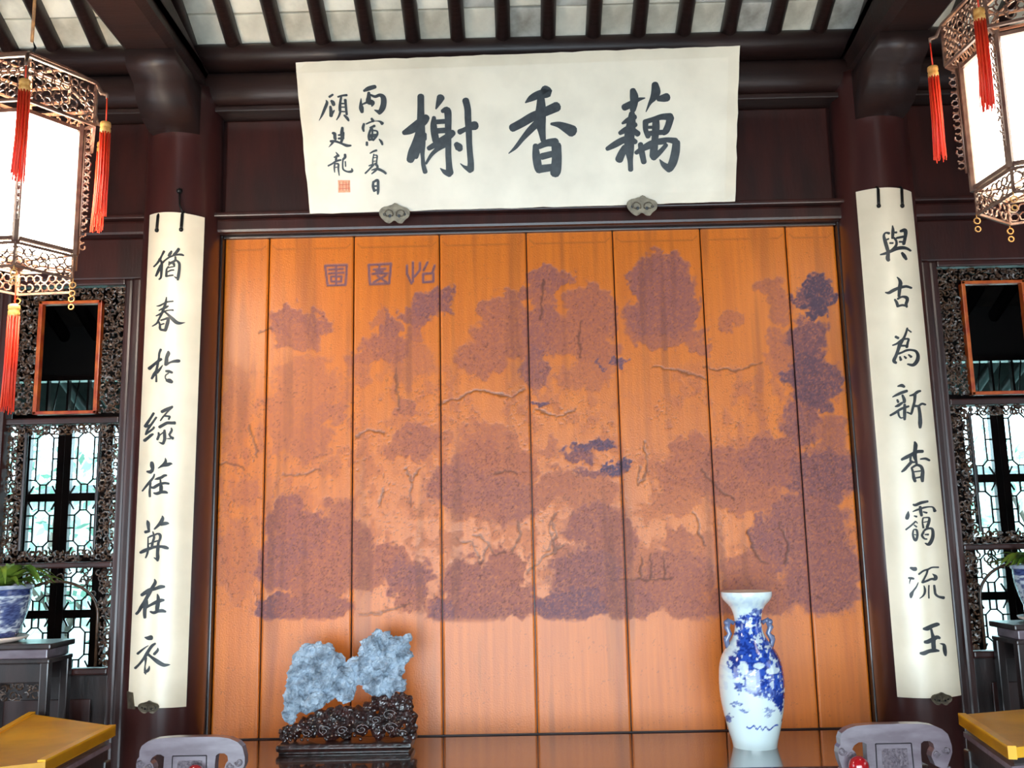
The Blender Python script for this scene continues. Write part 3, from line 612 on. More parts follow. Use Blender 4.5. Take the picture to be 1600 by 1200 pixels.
LCH = [[(225,380,17.14,"""540,220,60 480,340,45 430,440,60 350,550,45 270,630,35|420,430,60 480,520,60 470,650,80 470,800,60 455,920,50 410,970,40|450,600,60 400,720,70 360,810,60 325,880,45|510,520,50 570,460,40 680,380,45 780,340,45|740,220,50 700,290,80 660,340,50|930,160,80 880,230,80 800,310,60|780,330,50 900,310,50 1000,310,60 1060,330,40|840,370,50 830,470,60 700,540,70|800,560,80 820,620,40|680,500,36 670,590,36|660,630,40 610,700,40 605,800,55 600,890,60|640,660,30 820,625,30|640,770,30 720,730,40 800,720,40|610,890,40 700,870,40 780,860,40|850,450,40 930,520,70 950,600,75 940,750,75 920,880,80 905,980,60|860,930,50 800,890,10""")],
 [(225,455,17.14,"""605,160,20 595,250,50 565,380,70 520,500,65 470,620,55 400,760,45 350,860,45 230,940,20|350,400,20 420,390,40 520,340,40 620,290,40 780,270,40|405,520,25 480,480,45 580,440,60 650,400,40|330,665,25 440,610,45 560,540,40 680,510,35 780,510,50|540,540,40 640,620,60 760,740,100 860,830,100 960,860,70 1100,840,10|460,780,40 560,750,50 650,730,70 640,830,90 610,940,90 580,1040,80|390,800,40 430,900,50 430,980,60 450,1030,60|460,1035,60 580,1050,70|450,900,35 540,870,35""")],
 [(220,535,17.14,"""540,190,60 500,300,55 490,420,50 465,550,60 440,680,60 410,800,60 420,900,40 420,1050,50|235,700,90 340,610,70 450,520,70 550,450,70|440,760,80 370,850,80 300,970,50|590,610,15 520,710,55 440,810,70|740,250,60 740,300,100 700,400,90 690,500,100 670,600,80|690,590,70 780,540,50 880,510,70 980,500,90 1030,500,80|680,770,60 760,780,80 840,810,60|740,830,30 670,880,30 660,950,30 690,1000,50|700,1020,80 770,1030,120 830,1060,90""")],
 [(210,630,17.14,"""520,270,60 440,400,60 360,520,70 300,620,80|590,380,50 520,480,50 430,610,55 350,730,50 310,840,40|310,640,40 430,590,60|320,830,40 420,750,50 510,680,50 530,640,50|280,1000,80 370,930,70 450,860,70 500,830,50|740,230,80 840,180,90 950,130,80 1020,90,50|1020,110,40 900,220,40 820,310,40 760,380,40 700,470,30|800,340,50 900,350,50 950,360,50 920,430,50|680,640,80 780,580,80 880,530,80 1000,530,80 1080,530,90|650,790,40 660,860,60 620,970,60|670,870,30 790,770,30|810,730,60 810,830,80 815,950,80 790,1040,70 760,1080,70 660,1045,15|990,670,40 1000,730,60 950,820,60|930,830,50 970,900,60 1030,940,80|870,950,20 960,950,40""")],
 [(210,710,17.14,"""470,220,80 480,300,110 490,400,80 430,480,90|350,460,50 430,470,90 500,440,50|830,100,20 840,180,70 800,270,100 720,320,60 640,370,20|800,290,90 900,270,100 970,250,70 1010,255,30|540,530,30 510,620,50 430,720,60 340,830,55 220,980,30|430,760,60 425,880,45 415,1000,55 420,1130,50|550,670,20 630,650,70 720,620,75 800,570,70 860,560,50|700,680,40 705,760,50 720,880,95 710,1000,85|440,880,50 520,890,70 600,840,75 700,790,70 820,770,65 920,785,60|530,1035,40 610,1050,80 720,1010,80 830,1010,80 880,1030,50""")],
 [(205,800,15,"""380,200,20 400,260,75 410,370,60 420,430,50|340,470,70 420,450,60|730,90,20 740,150,75 700,240,85 640,310,65 550,400,35|700,290,75 790,270,85 850,265,65 880,270,30|510,460,20 530,530,40 540,600,50 510,700,50 490,800,55|400,600,30 480,560,45 540,545,40 620,510,45 680,540,65 680,620,55 640,720,55 630,840,75 620,950,70 625,1060,80 620,1140,50|620,1120,60 540,1070,20|400,610,20 400,750,28 400,870,40 380,980,40 345,1075,25|420,750,25 500,720,40|540,700,35 640,670,35|230,950,60 310,910,80 430,860,70 550,820,65 700,810,65 800,830,85 860,850,60""")],
 [(200,895,15,"""625,150,20 640,230,75 570,350,75 500,480,85 440,590,75 380,700,75 310,810,75 260,900,60 205,960,60|330,520,70 420,460,90 520,400,90 650,370,75 760,330,90 850,325,60|440,650,60 420,760,105 400,850,80 395,960,75 400,1050,60|430,810,60 540,750,60 640,700,80 760,650,90 840,640,50|690,500,20 710,580,70 710,680,85 690,800,95 680,900,75|530,910,40 610,935,70 700,900,75 800,890,85 880,910,50""")],
 [(200,985,16,"""430,175,30 510,190,100 580,180,125|250,580,60 330,510,50 430,430,30 510,380,15|680,330,50 610,380,70 540,470,70 470,590,80 400,700,60 300,830,50 190,940,60|440,690,75 445,790,36 430,900,25 430,1000,45 445,1095,20|430,1050,60 500,1000,70 530,940,40 535,890,12|745,440,20 740,500,65 660,590,70|500,590,60 580,660,60 700,750,95 800,820,105 900,865,90 1000,860,50 1055,855,10""")]]
RCH = [[(1365,340,15,"""440,190,20 450,270,60 450,350,75 440,480,60|450,350,30 530,350,50|360,370,60 280,360,40 240,430,60 270,560,85 310,700,85 340,820,80 330,950,100 350,1000,80|350,500,40 280,530,40|380,600,40 450,600,40|480,480,50 530,560,50 520,660,60 430,760,60|630,320,60 720,300,90 745,360,80 730,480,70 700,620,70|540,480,50 690,450,56|600,570,40 700,575,40|160,870,30 280,840,60 400,790,75 540,730,80 670,710,80 780,730,56 860,780,40|660,830,50 710,900,80 760,980,50""")],
 [(1370,425,17.14,"""540,140,20 600,210,65 630,300,100 610,420,100 600,540,85 590,650,75|230,550,30 320,560,75 430,500,90 560,440,80 700,400,75 800,390,65 920,430,50|480,740,50 530,820,75 560,920,75|560,720,60 680,665,55 790,690,85 810,760,80 780,860,75 800,940,50|560,920,60 680,890,56 790,910,56""")],
 [(1380,505,15,"""290,320,60 350,350,60|560,120,40 530,230,50 480,350,60 400,470,95 350,620,75 300,760,75 250,880,85 300,930,60|570,150,30 650,210,28|220,520,30 320,480,50 430,400,60 520,370,40 590,380,50 570,460,50 550,560,65|400,530,45 540,530,45|340,720,56 430,690,48 540,640,56 650,630,48 760,660,56 810,760,70 790,880,85 700,980,75 570,960,35|390,790,40 410,860,65|490,780,30 530,820,48|590,740,30 650,790,56""")],
 [(1380,595,15,"""340,130,30 430,110,75 490,140,56|220,380,25 320,330,60 430,280,70 550,240,66|330,450,50 350,500,56|450,340,50 490,440,75 490,500,75|280,605,30 350,580,70 440,520,56|170,810,50 280,750,60 400,670,60 500,630,60 590,600,50|500,560,60 500,700,75 500,800,75 500,905,60|350,730,56 370,820,46 410,870,36 480,860,28|620,350,30 720,320,60 800,260,66 860,240,50|740,340,66 730,480,56 700,600,56 670,720,56 650,785,40|650,780,36 560,740,36|720,590,60 820,590,50 900,540,50 980,560,40|830,620,60 850,750,66 860,900,80 860,1000,85 860,1100,50""")],
 [(1395,690,15,"""510,10,40 530,80,90 520,200,85 510,330,100 540,450,60 560,560,50|210,420,60 310,370,85 430,310,85 560,240,80 690,230,75|440,470,75 350,570,70 270,660,70 210,705,40|420,330,50 420,470,50 560,480,40|650,410,36 760,400,56 850,440,46|440,620,46 470,720,56 490,850,75 520,930,66|450,610,46 560,550,56 660,590,66 695,700,75 685,830,85 690,930,60|490,710,32 640,690,36|500,860,36 650,830,46""")],
 [(1400,775,14.11,"""380,190,40 430,200,60 550,150,66 690,120,50|370,345,20 450,310,42 600,260,46 720,240,32 810,250,32 850,330,66|530,240,56 540,330,66 560,430,56|270,340,20 260,420,85 240,490,85|400,440,28 450,455,46|600,350,28 670,370,42|220,740,40 310,670,38 400,590,38 430,560,28 470,600,18|400,640,28 450,680,36|380,760,36 370,850,42 400,950,55 440,970,55 470,860,50 450,750,46 390,740,28|390,850,22 450,860,22|590,490,28 580,580,28 600,700,38|600,480,28 720,480,38 720,570,56 680,690,56|610,580,22 700,560,22|600,800,46 570,870,46 620,940,36 670,950,36|590,800,28 660,730,46 780,720,46 810,820,56 790,950,70 720,1065,70 640,1040,20|640,850,28 700,850,46""")],
 [(1410,875,17.14,"""220,210,60 300,240,105 350,240,110|170,480,50 250,490,66 300,500,56|220,500,46 200,570,32 190,640,15|425,600,15 370,720,42 290,830,56 240,920,105 230,1000,60|440,380,50 560,290,46 680,250,46 790,200,42 950,195,46|670,270,46 640,380,46 580,500,46 530,600,56|540,600,56 650,560,56 770,510,56 870,510,85 880,440,85 800,370,10|575,690,20 600,790,55 590,890,56 540,970,38 460,1030,20|705,680,32 700,860,32 705,1020,36|845,680,46 860,800,56 880,910,56 960,980,56 1090,1010,85""")],
 [(1420,960,16,"""370,360,60 460,350,115 580,290,100 700,250,95 740,250,66|560,380,56 580,480,66 610,600,105 610,720,105 620,850,105 600,900,75|400,690,75 480,680,105 600,620,105 700,570,95 760,590,66|290,970,60 380,970,105 500,920,95 640,900,95 740,910,50|780,730,18 870,760,66 890,870,90 905,970,75 915,1030,38""")]]
_, surfL = couplet('cream verse board with eight dark characters hanging on the left column', (234,336), (320,340), (200,1101), (291,1104), LCH, [(248,337,246,360), (285,335,283,359)])
_, surfR = couplet('cream verse board with eight dark characters hanging on the right column', (1337,300), (1424,300), (1402,1089), (1502,1086), RCH, [(1372,296,1373,322), (1408,296,1409,322)])
# cord by which the left board hangs
p0 = surfL(285, 337, .0)
MB().tube([p0+np.array([0,.03,.0]), p0+np.array([-.02,.02,.05]), np.array([p0[0]-.028, -.195, p0[2]+.11])], .004, 6).ball((p0[0]-.028, -.197, p0[2]+.115), .012, 8).build('hanging_cord', MT['darkmetal'], label='short dark cord and nail above the left verse board', cat='cord')

# ---- bronze cloud shaped brackets holding the boards
OUT = [(655,130),(560,190),(500,205),(420,235),(320,250),(230,300),(180,370),(165,440),(180,520),(230,600),(290,660),(350,720),(420,760),(480,775),(540,750),(600,700),(640,685),(690,700),(740,750),(820,775),(900,770),(950,700),(1000,650),(1070,600),(1110,540),(1130,450),(1110,370),(1050,300),(960,265),(850,230),(780,200),(730,160)]
def bracket(cx, cy, w, surf, lab, grp=None):
    s = w/965.0
    f = lambda x, y, l: surf(cx+(x-650)*s, cy+(y-450)*s, l)
    e = empty('cloud_bracket', (0, 0, 0), lab, 'bracket', grp)
    MB().prism(OUT, lambda x, y: f(x, y, .012), lambda x, y: f(x, y, .004)).build('plate', MT['bronze'], e)
    cb = MB()
    for sx in (-1, 1):
        c0 = (650+sx*200, 470)
        pts = [f(c0[0]+sx*(-cos(a))*(150-a*14), c0[1]-sin(a)*(150-a*14)*.9, .016) for a in np.linspace(-.6, 5.0, 18)]
        cb.tube(pts, .0016*w/48+.0008, 6)
    cb.build('scroll_relief', MT['bronze'], e)
    for sx in (-1, 1):
        for (x, y, r) in ((650+sx*145, 540, 55), (650+sx*310, 490, 50)):
            hb = MB(); hb.prism([(x+r*cos(a), y+r*sin(a)) for a in np.linspace(0, 2*pi, 10)[:-1]], lambda x, y: f(x, y, .0135), lambda x, y: f(x, y, .011))
            hb.build('piercing', MT['darkmetal'], e)
    return e
bracket(617, 333, 48, s_board, 'bronze cloud bracket under the left end of the name board')
bracket(1003, 321, 48, s_board, 'bronze cloud bracket under the right end of the name board')
bracket(234, 1104, 30, surfL, 'small bronze bracket at the foot of the left verse board')
bracket(1469, 1091, 30, surfR, 'small bronze bracket at the foot of the right verse board')
MB().prism([(198,1080),(206,1082),(209,1108),(199,1107)], lambda x, y: surfL(x+2, y, .004), lambda x, y: surfL(x+2, y, -.004)).build('corner_plate', MT['bronze'], label='grey metal corner plate at the lower left of the left verse board', cat='bracket')

# ================================================================== SIDE BAYS
def fret_strip(mb, x0, x1, z0, z1, y, r=.0042, dens=.024):
    """an openwork of scrolls and crossing twigs filling a rectangle"""
    w = x1-x0; h = z1-z0; n = max(2, int(w*h/(dens*dens)*1.0))
    R = random.Random(int(abs(x0*1000))+int(z0*977))
    nx = max(1, round(w/dens)); nz = max(1, round(h/dens))
    for i in range(nx):
        for j in range(nz):
            cx = x0+w*(i+.5)/nx+R.uniform(-.2, .2)*dens; cz = z0+h*(j+.5)/nz+R.uniform(-.2, .2)*dens
            rr = dens*R.uniform(.36, .6); a0 = R.uniform(0, 6.3); turn = R.choice((3.8, 5.2, 6.28)); sg = R.choice((-1, 1))
            pts = []
            for k in range(8):
                a = a0+sg*turn*k/7; q = rr*(1-.35*k/7)
                pts.append((min(max(cx+q*cos(a), x0), x1), y+R.uniform(-.003, .003), min(max(cz+q*sin(a), z0), z1)))
            mb.tube(pts, r*R.uniform(.8, 1.3), 4, smooth=False)
            if R.random() < .5:
                a = R.uniform(0, 6.3); mb.tube([(cx, y, cz), (min(max(cx+dens*cos(a), x0), x1), y, min(max(cz+dens*sin(a), z0), z1))], r*.9, 4, smooth=False)
def partition(s, lab):
    e = empty('lattice_partition', (0, 0, 0), lab, 'partition')
    X = lambda x: s*x
    def bx(nm, xa, xb, za, zb, ya=-.03, yb=.02, m='darkwood', bev=.006): return MB().box((X(xa), ya, za), (X(xb), yb, zb), bev).build(nm, MT[m], e)
    bx('post', 1.585, 1.625, 0, 2.72, -.045, .03, 'darkwood', .012)
    bx('post', 1.628, 1.660, 0, 2.72, -.03, .02, 'darkwood', .01)
    bx('post', 2.115, 2.155, 0, 2.72, -.045, .03, 'darkwood', .012)
    bx('post', 2.158, 2.20, 0, 2.72, -.03, .02, 'darkwood', .01)
    bx('head_rail', 1.66, 2.115, 2.695, 2.72, -.03, .02)
    bx('rail', 1.66, 2.115, 2.125, 2.150); bx('rail', 1.66, 2.115, 1.555, 1.578); bx('rail', 1.66, 2.115, 1.15, 1.175)
    bx('lower_panel', 1.66, 2.115, .08, 1.15, -.012, .012, 'blackwood'); bx('lower_moulding', 1.72, 2.055, .2, 1.06, -.022, -.012, 'darkwood', .004)
    # gilt trimmed upper opening
    xa, xb, za, zb = 1.755, 2.015, 2.165, 2.635
    for (p, q) in (((xa, za), (xa+.016, zb)), ((xb-.016, za), (xb, zb)), ((xa, zb-.014), (xb, zb)), ((xa, za), (xb, za+.014))):
        bx('gilt_trim', p[0], q[0], p[1], q[1], -.02, .01, 'redtrim', .003)
    def fr(nm, *rects):
        mb = MB()
        for (a, b, c, d) in rects: fret_strip(mb, min(X(a), X(b)), max(X(a), X(b)), c, d, -.005)
        return mb.build(nm, MT['fret'], e, kind='stuff', flip=True)
    fr('carved_border', (1.664, 1.75, 2.17, 2.69), (2.02, 2.111, 2.17, 2.69), (1.755, 2.045, 2.64, 2.69))
    fr('carved_border', (1.664, 1.735, 1.58, 2.14), (2.045, 2.111, 1.58, 2.14), (1.74, 2.04, 2.085, 2.122), (1.74, 2.04, 1.582, 1.625))
    # lower light with a curved head
    fr('carved_border', (1.664, 1.705, 1.18, 1.55), (2.075, 2.111, 1.18, 1.55))
    mb = MB(); R = random.Random(5)
    pts = [(X(1.885+.17*cos(a)), -.005, 1.375+.13*sin(a)) for a in np.linspace(0, pi, 17)]
    mb.tube([(X(2.055), -.005, 1.18)]+pts+[(X(1.715), -.005, 1.18)], .006, 6)
    for k in range(70):
        x = R.uniform(1.70, 2.07); z = R.uniform(1.38, 1.55)
        if ((x-1.885)/.175)**2+((z-1.375)/.135)**2 < 1: continue
        rr = R.uniform(.010, .017); a0 = R.uniform(0, 6)
        mb.tube([(X(x+rr*cos(a0+a)), -.005, z+rr*sin(a0+a)) for a in np.linspace(0, 5, 8)], .0035, 4, smooth=False)
    mb.build('arched_fret', MT['fret'], e, kind='stuff', flip=True)
    # inner light frame of the middle opening
    bx('light_frame', 1.738, 1.748, 1.625, 2.095, -.01, .005, 'blackwood', .002); bx('light_frame', 2.034, 2.044, 1.625, 2.095, -.01, .005, 'blackwood', .002)
    return e
partition(-1, 'dark carved lattice partition left of the left column, with a red-orange trimmed opening')
partition(1, 'dark carved lattice partition right of the right column, behind the right plant')

# rear room: wall with two big latticed windows
YR = 1.6
WX = ((-3.385, -1.445), (1.445, 3.385)); WZ0, WZ1 = .95, 2.34
m = MB()
m.box((-4.1, YR+.02, 0), (4.1, YR+.12, WZ0)).box((-4.1, YR+.02, 2.62), (4.1, YR+.12, 3.1))
m.box((-1.445, YR+.02, WZ0), (1.445, YR+.12, 2.62)).box((-4.1, YR+.02, WZ0), (-3.385, YR+.12, 2.62)).box((3.385, YR+.02, WZ0), (4.1, YR+.12, 2.62))
m.build('wall_rear', MT['rearwall'], kind='structure')
def lattice_window(i, x0, x1):
    w = MB().box((x0, YR-.01, WZ0), (x0+.03, YR+.06, 2.62)).box((x1-.03, YR-.01, WZ0), (x1, YR+.06, 2.62)).box((x0, YR-.01, WZ1), (x1, YR+.06, WZ1+.06)).box((x0, YR-.01, 2.59), (x1, YR+.06, 2.62)).box((x0, YR-.01, WZ0-.02), (x1, YR+.06, WZ0+.03)).build('window_%d' % i, MT['blackwood'], kind='structure')
    n = 8; cw = (x1-x0-.06)/n
    for k in range(n):
        a = x0+.03+k*cw; b = a+cw
        MB().box((a+.001, YR+.0, WZ0+.03), (a+.040, YR+.035, WZ1)).box((b-.040, YR+.0, WZ0+.03), (b-.001, YR+.035, WZ1)).box((a, YR+.002, 1.555), (b, YR+.033, 1.60)).box((a, YR+.002, 1.90), (b, YR+.033, 1.945)).box((a, YR+.002, 1.255), (b, YR+.033, 1.30)).build('sash', MT['blackwood'], w)
        lt = MB()
        for (z0, z1) in ((1.30, 1.555), (1.60, 1.90), (1.945, WZ1), (WZ0+.03, 1.255)):
            A, B = a+.040, b-.040; ix_, iz = (B-A)*.2, min(.05, (z1-z0)*.2); c = .028
            y = YR+.017; r = .006
            P = [(A+ix_+c, z0+iz), (B-ix_-c, z0+iz), (B-ix_, z0+iz+c), (B-ix_, z1-iz-c), (B-ix_-c, z1-iz), (A+ix_+c, z1-iz), (A+ix_, z1-iz-c), (A+ix_, z0+iz+c)]
            lt.tube([(p[0], y, p[1]) for p in P], r, 4, closed=True, smooth=False)
            zm = (z0+z1)/2
            for (p, q) in (((A, z0+iz+c), (A+ix_, z0+iz+c)), ((A, z1-iz-c), (A+ix_, z1-iz-c)), ((B, z0+iz+c), (B-ix_, z0+iz+c)), ((B, z1-iz-c), (B-ix_, z1-iz-c)), ((A, zm), (A+ix_, zm)), ((B, zm), (B-ix_, zm)),
                           ((A+ix_+c, z0), (A+ix_+c, z0+iz)), ((B-ix_-c, z0), (B-ix_-c, z0+iz)), ((A+ix_+c, z1), (A+ix_+c, z1-iz)), ((B-ix_-c, z1), (B-ix_-c, z1-iz)),
                           ((A, z0), (A+ix_*.8, z0+iz*.9)), ((B, z0), (B-ix_*.8, z0+iz*.9)), ((A, z1), (A+ix_*.8, z1-iz*.9)), ((B, z1), (B-ix_*.8, z1-iz*.9))):
                lt.tube([(p[0], y, p[1]), (q[0], y, q[1])], r, 4, smooth=False)
        lt.build('lattice_bars', MT['blackwood'], w, kind='stuff', flip=True)
        MB().box((a+.038, YR+.026, WZ0+.03), (b-.038, YR+.029, WZ1)).build('pane', MT['glass'], w)
    # transom strip
    tr = MB()
    for k in range(17):
        xx = x0+.03+(x1-x0-.06)*k/16; tr.box((xx-.006, YR+.0, WZ1+.06), (xx+.006, YR+.03, 2.59))
    for k in range(16):
        xx = x0+.03+(x1-x0-.06)*(k+.5)/16; tr.tube([(xx-.03, YR+.015, WZ1+.06), (xx, YR+.015, 2.59)], .004, 4)
    tr.build('transom_bars', MT['blackwood'], w, kind='stuff')
    MB().box((x0+.03, YR+.026, WZ1+.06), (x1-.03, YR+.029, 2.59)).build('pane', MT['glass'], w)
lattice_window(1, *WX[0]); lattice_window(2, *WX[1])
# garden beyond
MB().box((-14, 1.75, -.35), (14, 14, -.3)).build('garden_ground', MT['water'], kind='structure')
gw = MB().box((-14, 9, -.3), (14, 9.2, 2.3)).build('garden_wall', MT['plaster'], kind='structure')
MB().prism([(8.85, 2.3), (9.35, 2.3), (9.1, 2.5)], lambda y, z: (-14, y, z), lambda y, z: (14, y, z)).build('coping', MT['coping'], gw)
def tree(x, y, h, r, lab):
    e = empty('garden_tree', (x, y, -.3), lab, 'tree')
    MB().tube([(0, 0, 0), (.06, .03, h*.4), (-.05, .02, h*.7), (.02, 0, h*.95)], [.11, .09, .06, .02], 8).tube([(.03, .02, h*.4), (.4, .1, h*.7)], [.05, .015], 6).tube([(0, .02, h*.5), (-.45, -.1, h*.8)], [.05, .015], 6).build('trunk', MT['bark'], e)
    mb = MB(); R = random.Random(int(x*100))
    for k in range(600):
        a = R.uniform(0, 6.28); ph = math.acos(R.uniform(-1, 1)); q = r*R.uniform(.4, 1)**.5*(1+.25*sin(3*a+ph*4))
        c = Vector((q*sin(ph)*cos(a), q*sin(ph)*sin(a), h*.8+q*cos(ph)*.75)); u = Vector((R.gauss(0,1), R.gauss(0,1), R.gauss(0,1))).normalized(); v = u.orthogonal().normalized(); L_ = R.uniform(.05, .1)
        mb.add([c-u*L_, c+v*L_*.4, c+u*L_, c-v*L_*.4], [(0, 1, 2, 3)])
    mb.build('foliage', MT['garden'], e, kind='stuff', flip=True)
tree(-4.4, 5.2, 2.6, 1.2, 'leafy garden tree outside the left rear window'); tree(-6.6, 7.2, 3.2, 1.5, 'tall garden tree far outside the left rear window')
tree(5.4, 6.2, 2.9, 1.1, 'leafy garden tree outside the right rear window')

# ================================================================== ALTAR TABLE AND WHAT STANDS ON IT
tbl = empty('altar_table', (0, -.32, 0), 'long polished dark altar table standing against the carved screen', 'table')
MB().box((-1.22, -.30, .862), (1.22, .285, .90), .008).build('table_top', MT['tabletop'], tbl)
for ya in (-.26, .22): MB().box((-1.16, ya, .76), (1.16, ya+.025, .862), .006).build('apron', MT['blackwood'], tbl)
for sx in (-1, 1):
    for yy in (-.23, .22): MB().box((sx*1.08-.035, yy-.035, 0), (sx*1.08+.035, yy+.035, .862), .01).build('leg', MT['blackwood'], tbl)
# vase
vc = atz(1180, 1166, .9); VY = vc[1]+.0
VP = [(926,39.5),(930,40),(937,38.5),(942,34),(948,27),(956,23.5),(966,21),(980,20.5),(990,22.5),(1000,27),(1010,34),(1020,41),(1030,45.5),(1042,48.5),(1060,50),(1080,50),(1100,48),(1120,44.5),(1140,40),(1155,36),(1163,34),(1168,33.5)]
def pxz(py, Y, pxc=1176):  # height above the table of an image row at depth Y
    return at(pxc, py, Y)[2]-.9
sc_v = 1500/np.dot(np.array([vc[0], VY, 1.1])-CAM, FW)
prof = []
for py, hw in VP: prof.append((hw/sc_v, pxz(py, VY)))
zb = prof[-1][1]; prof = [(r, z-zb) for r, z in prof][::-1]
rr_, zz_ = np.array([p[0] for p in prof]), np.array([p[1] for p in prof])
nz, na = 170, 160
zs = np.linspace(0, zz_[-1], nz); rs = np.interp(zs, zz_, rr_)
for _ in range(3): rs[2:-2] = (rs[:-4]+rs[1:-3]+rs[2:-2]+rs[3:-1]+rs[4:])/5
th = np.linspace(0, 2*pi, na, endpoint=False)
TH, ZS = np.meshgrid(th, zs); RS = np.repeat(rs[:, None], na, 1)
P = np.stack([RS*np.cos(TH), RS*np.sin(TH), ZS], -1)
# paint map in units of the front view: u across, v down
u = np.where(np.sin(TH) < 0, np.cos(TH), np.sin(TH*1.0)*0+np.cos(TH))*RS*sc_v+ (385-  385)
pyv = np.interp(ZS, (zz_), np.array([q[0] for q in VP])[::-1])
U = 385+u*4 + (pyv-1100)*.06*4; V = (pyv-900)*4
dU = (fbm(U/16+3, V/16, 3)-.5)*60; dV = (fbm(U/16+80, V/16+9, 3)-.5)*60
VB = [(360,300,90,60,1),(350,360,80,60,1),(380,430,110,60,1),(480,440,60,50,.9),(320,480,60,60,1),(250,540,34,80,1),(430,520,130,70,1),(420,610,130,80,1),(510,620,70,100,1),(350,650,60,70,.9),(430,690,120,50,.9),(540,770,60,50,1),(500,750,60,20,1),(530,820,14,30,1),(400,225,60,18,.8),(310,262,30,14,.9),
      (262,668,30,12,.9),(262,700,12,20,.8),(250,780,26,16,.7),(300,820,24,10,.7),(440,815,40,14,.6),(435,845,20,12,.5),(225,880,16,30,.7),(562,880,14,36,.8)]
mk = np.zeros_like(U)
for cx, cy, rx, ry, w in VB:
    r2 = ((U+dU*.7-cx)/rx)**2+((V+dV*.7-cy)/ry)**2; mk = np.maximum(mk, np.clip((1.15-r2)/.25, 0, 1)*w)
holes = np.clip((fbm(U/22+40, V/22+7, 3)-.63)/.04, 0, 1)
for cx, cy, rx, ry in ((400,405,26,12),(380,545,34,18),(470,580,50,20),(290,560,26,40),(355,312,16,8),(440,350,12,40)):
    holes = np.maximum(holes, np.clip((1.2-((U-cx)/rx)**2-((V-cy)/ry)**2)/.3, 0, 1))
mk = mk*(1-.85*holes)
zig = np.abs(V-(925+10*np.sin(U/8+2*np.sin(U/31))-6*np.sin(U/40)))
mk = np.maximum(mk, np.clip((7-zig)/4, 0, 1)*((U > 310) & (U < 515)))
dk = mk*np.clip((fbm(U/12+11, V/12+70, 3)-.5)/.06, 0, 1)*.7
for cx, cy, rx, ry in ((245,530,20,70),(520,500,30,60),(540,770,60,40),(300,300,30,10)):
    dk = np.maximum(dk, np.clip((1.2-((U+dU*.4-cx)/rx)**2-((V+dV*.4-cy)/ry)**2)/.4, 0, 1)*.7*mk)
rim = np.clip((fbm(U/20, V/20, 2)-.45)/.2, 0, 1)*.25*(V < 700)
vase = empty('porcelain_vase', (vc[0], vc[1], .90), 'tall blue and white porcelain vase at the right end of the altar table', 'vase')
body = grid_mesh('body', P, MT['vase'], vase, np.stack([mk, dk, rim*(1-mk)], -1), wrap=True)
rt_ = rs[-1]
MB().lathe([(rt_, zs[-1]), (rt_*.94, zs[-1]+.003), (rt_*.80, zs[-1]-.008), (rt_*.5, zs[-1]-.06), (.02, zs[-1]-.062)], n=48, cap=False).build('lip', MT['lanternlit'], vase, flip=True)
MB().lathe([(rs[0], 0.0), (rs[0]*.2, .001)], n=40).build('foot', MT['lanternlit'], vase)
for sx in (-1, 1):
    hb = MB(); x = sx*(.068)
    zc = zs[-1]-.155
    hb.tube([(sx*.05, 0, zc+.045), (x, 0, zc+.055), (sx*.078, -.005, zc+.03), (sx*.068, -.005, zc+.01), (sx*.082, -.005, zc-.012), (sx*.076, 0, zc-.04), (sx*.062, 0, zc-.045)], [.008, .011, .011, .009, .011, .009, .006], 8)
    hb.ball((sx*.076, -.004, zc+.048), .012, 8).ball((sx*.083, -.004, zc-.005), .009, 8)
    h = hb.build('handle', MT['pot'], vase, label='blue moulded handle')
    ca = h.data.color_attributes.new('paint', 'FLOAT_COLOR', 'POINT')
    ca.data.foreach_set('color', np.tile(np.array([.75, .3, .0, 1], np.float32), len(h.data.vertices)))

# scholar's rock on its carved stand
YS = -.235
def cz(x, y): return at(400+x/5, 960+y/5, YS)
SCR = 1500/np.dot(at(550, 1080, YS)-CAM, FW)*5     # crop pixels per metre
def blob_obj(name, blobs, mt, parent, vox, tex, depthf, disp, seed=1, label=None, fine=None):
    mb = MB(); R = random.Random(seed)
    for (x, y, r) in blobs:
        p = cz(x, y); rr = r/SCR; d = depthf
        mb.ball((p[0], YS+R.uniform(-.25, .25)*rr, p[2]), rr, 12, (1, d, 1))
    o = mb.build(name, mt, parent, label=label, flip=True)
    rm = o.modifiers.new('fuse', 'REMESH'); rm.mode = 'VOXEL'; rm.voxel_size = vox; rm.use_smooth_shade = False
    for k, (ty, sz, st) in enumerate(disp):
        t = bpy.data.textures.new(name+str(k), ty); t.noise_scale = sz
        if ty == 'CLOUDS': t.noise_depth = 3
        dm = o.modifiers.new('relief%d' % k, 'DISPLACE'); dm.texture = t; dm.strength = st; dm.mid_level = .5; dm.texture_coords = 'LOCAL'
    return o
rock = empty('scholar_rock', (0, 0, 0), 'jagged two-peaked grey blue ornamental rock on its carved wooden stand', 'ornamental rock')
RB = [(265,800,58),(290,720,70),(295,630,72),(310,540,75),(330,450,72),(370,360,75),(420,300,68),(470,280,55),(540,310,68),(600,350,64),(650,370,52),(450,420,100),(430,560,100),(520,500,95),(600,540,75),(480,650,80),(400,720,62),(560,620,60),(640,610,55),(700,630,56),(730,560,60),(700,480,70),(740,410,55),(800,390,60),(860,300,62),(900,240,72),(950,190,62),(1000,190,55),(1040,240,75),(1110,220,55),(1180,185,24),(1165,240,45),(1170,320,52),(900,370,95),(1000,360,100),(1090,420,85),(950,500,85),(1080,530,70),(900,570,48),(960,590,50),(820,500,60),(1130,560,45),(1030,590,40),(700,560,60),(1130,300,50),(1110,350,60),(560,440,80),(380,520,80)]
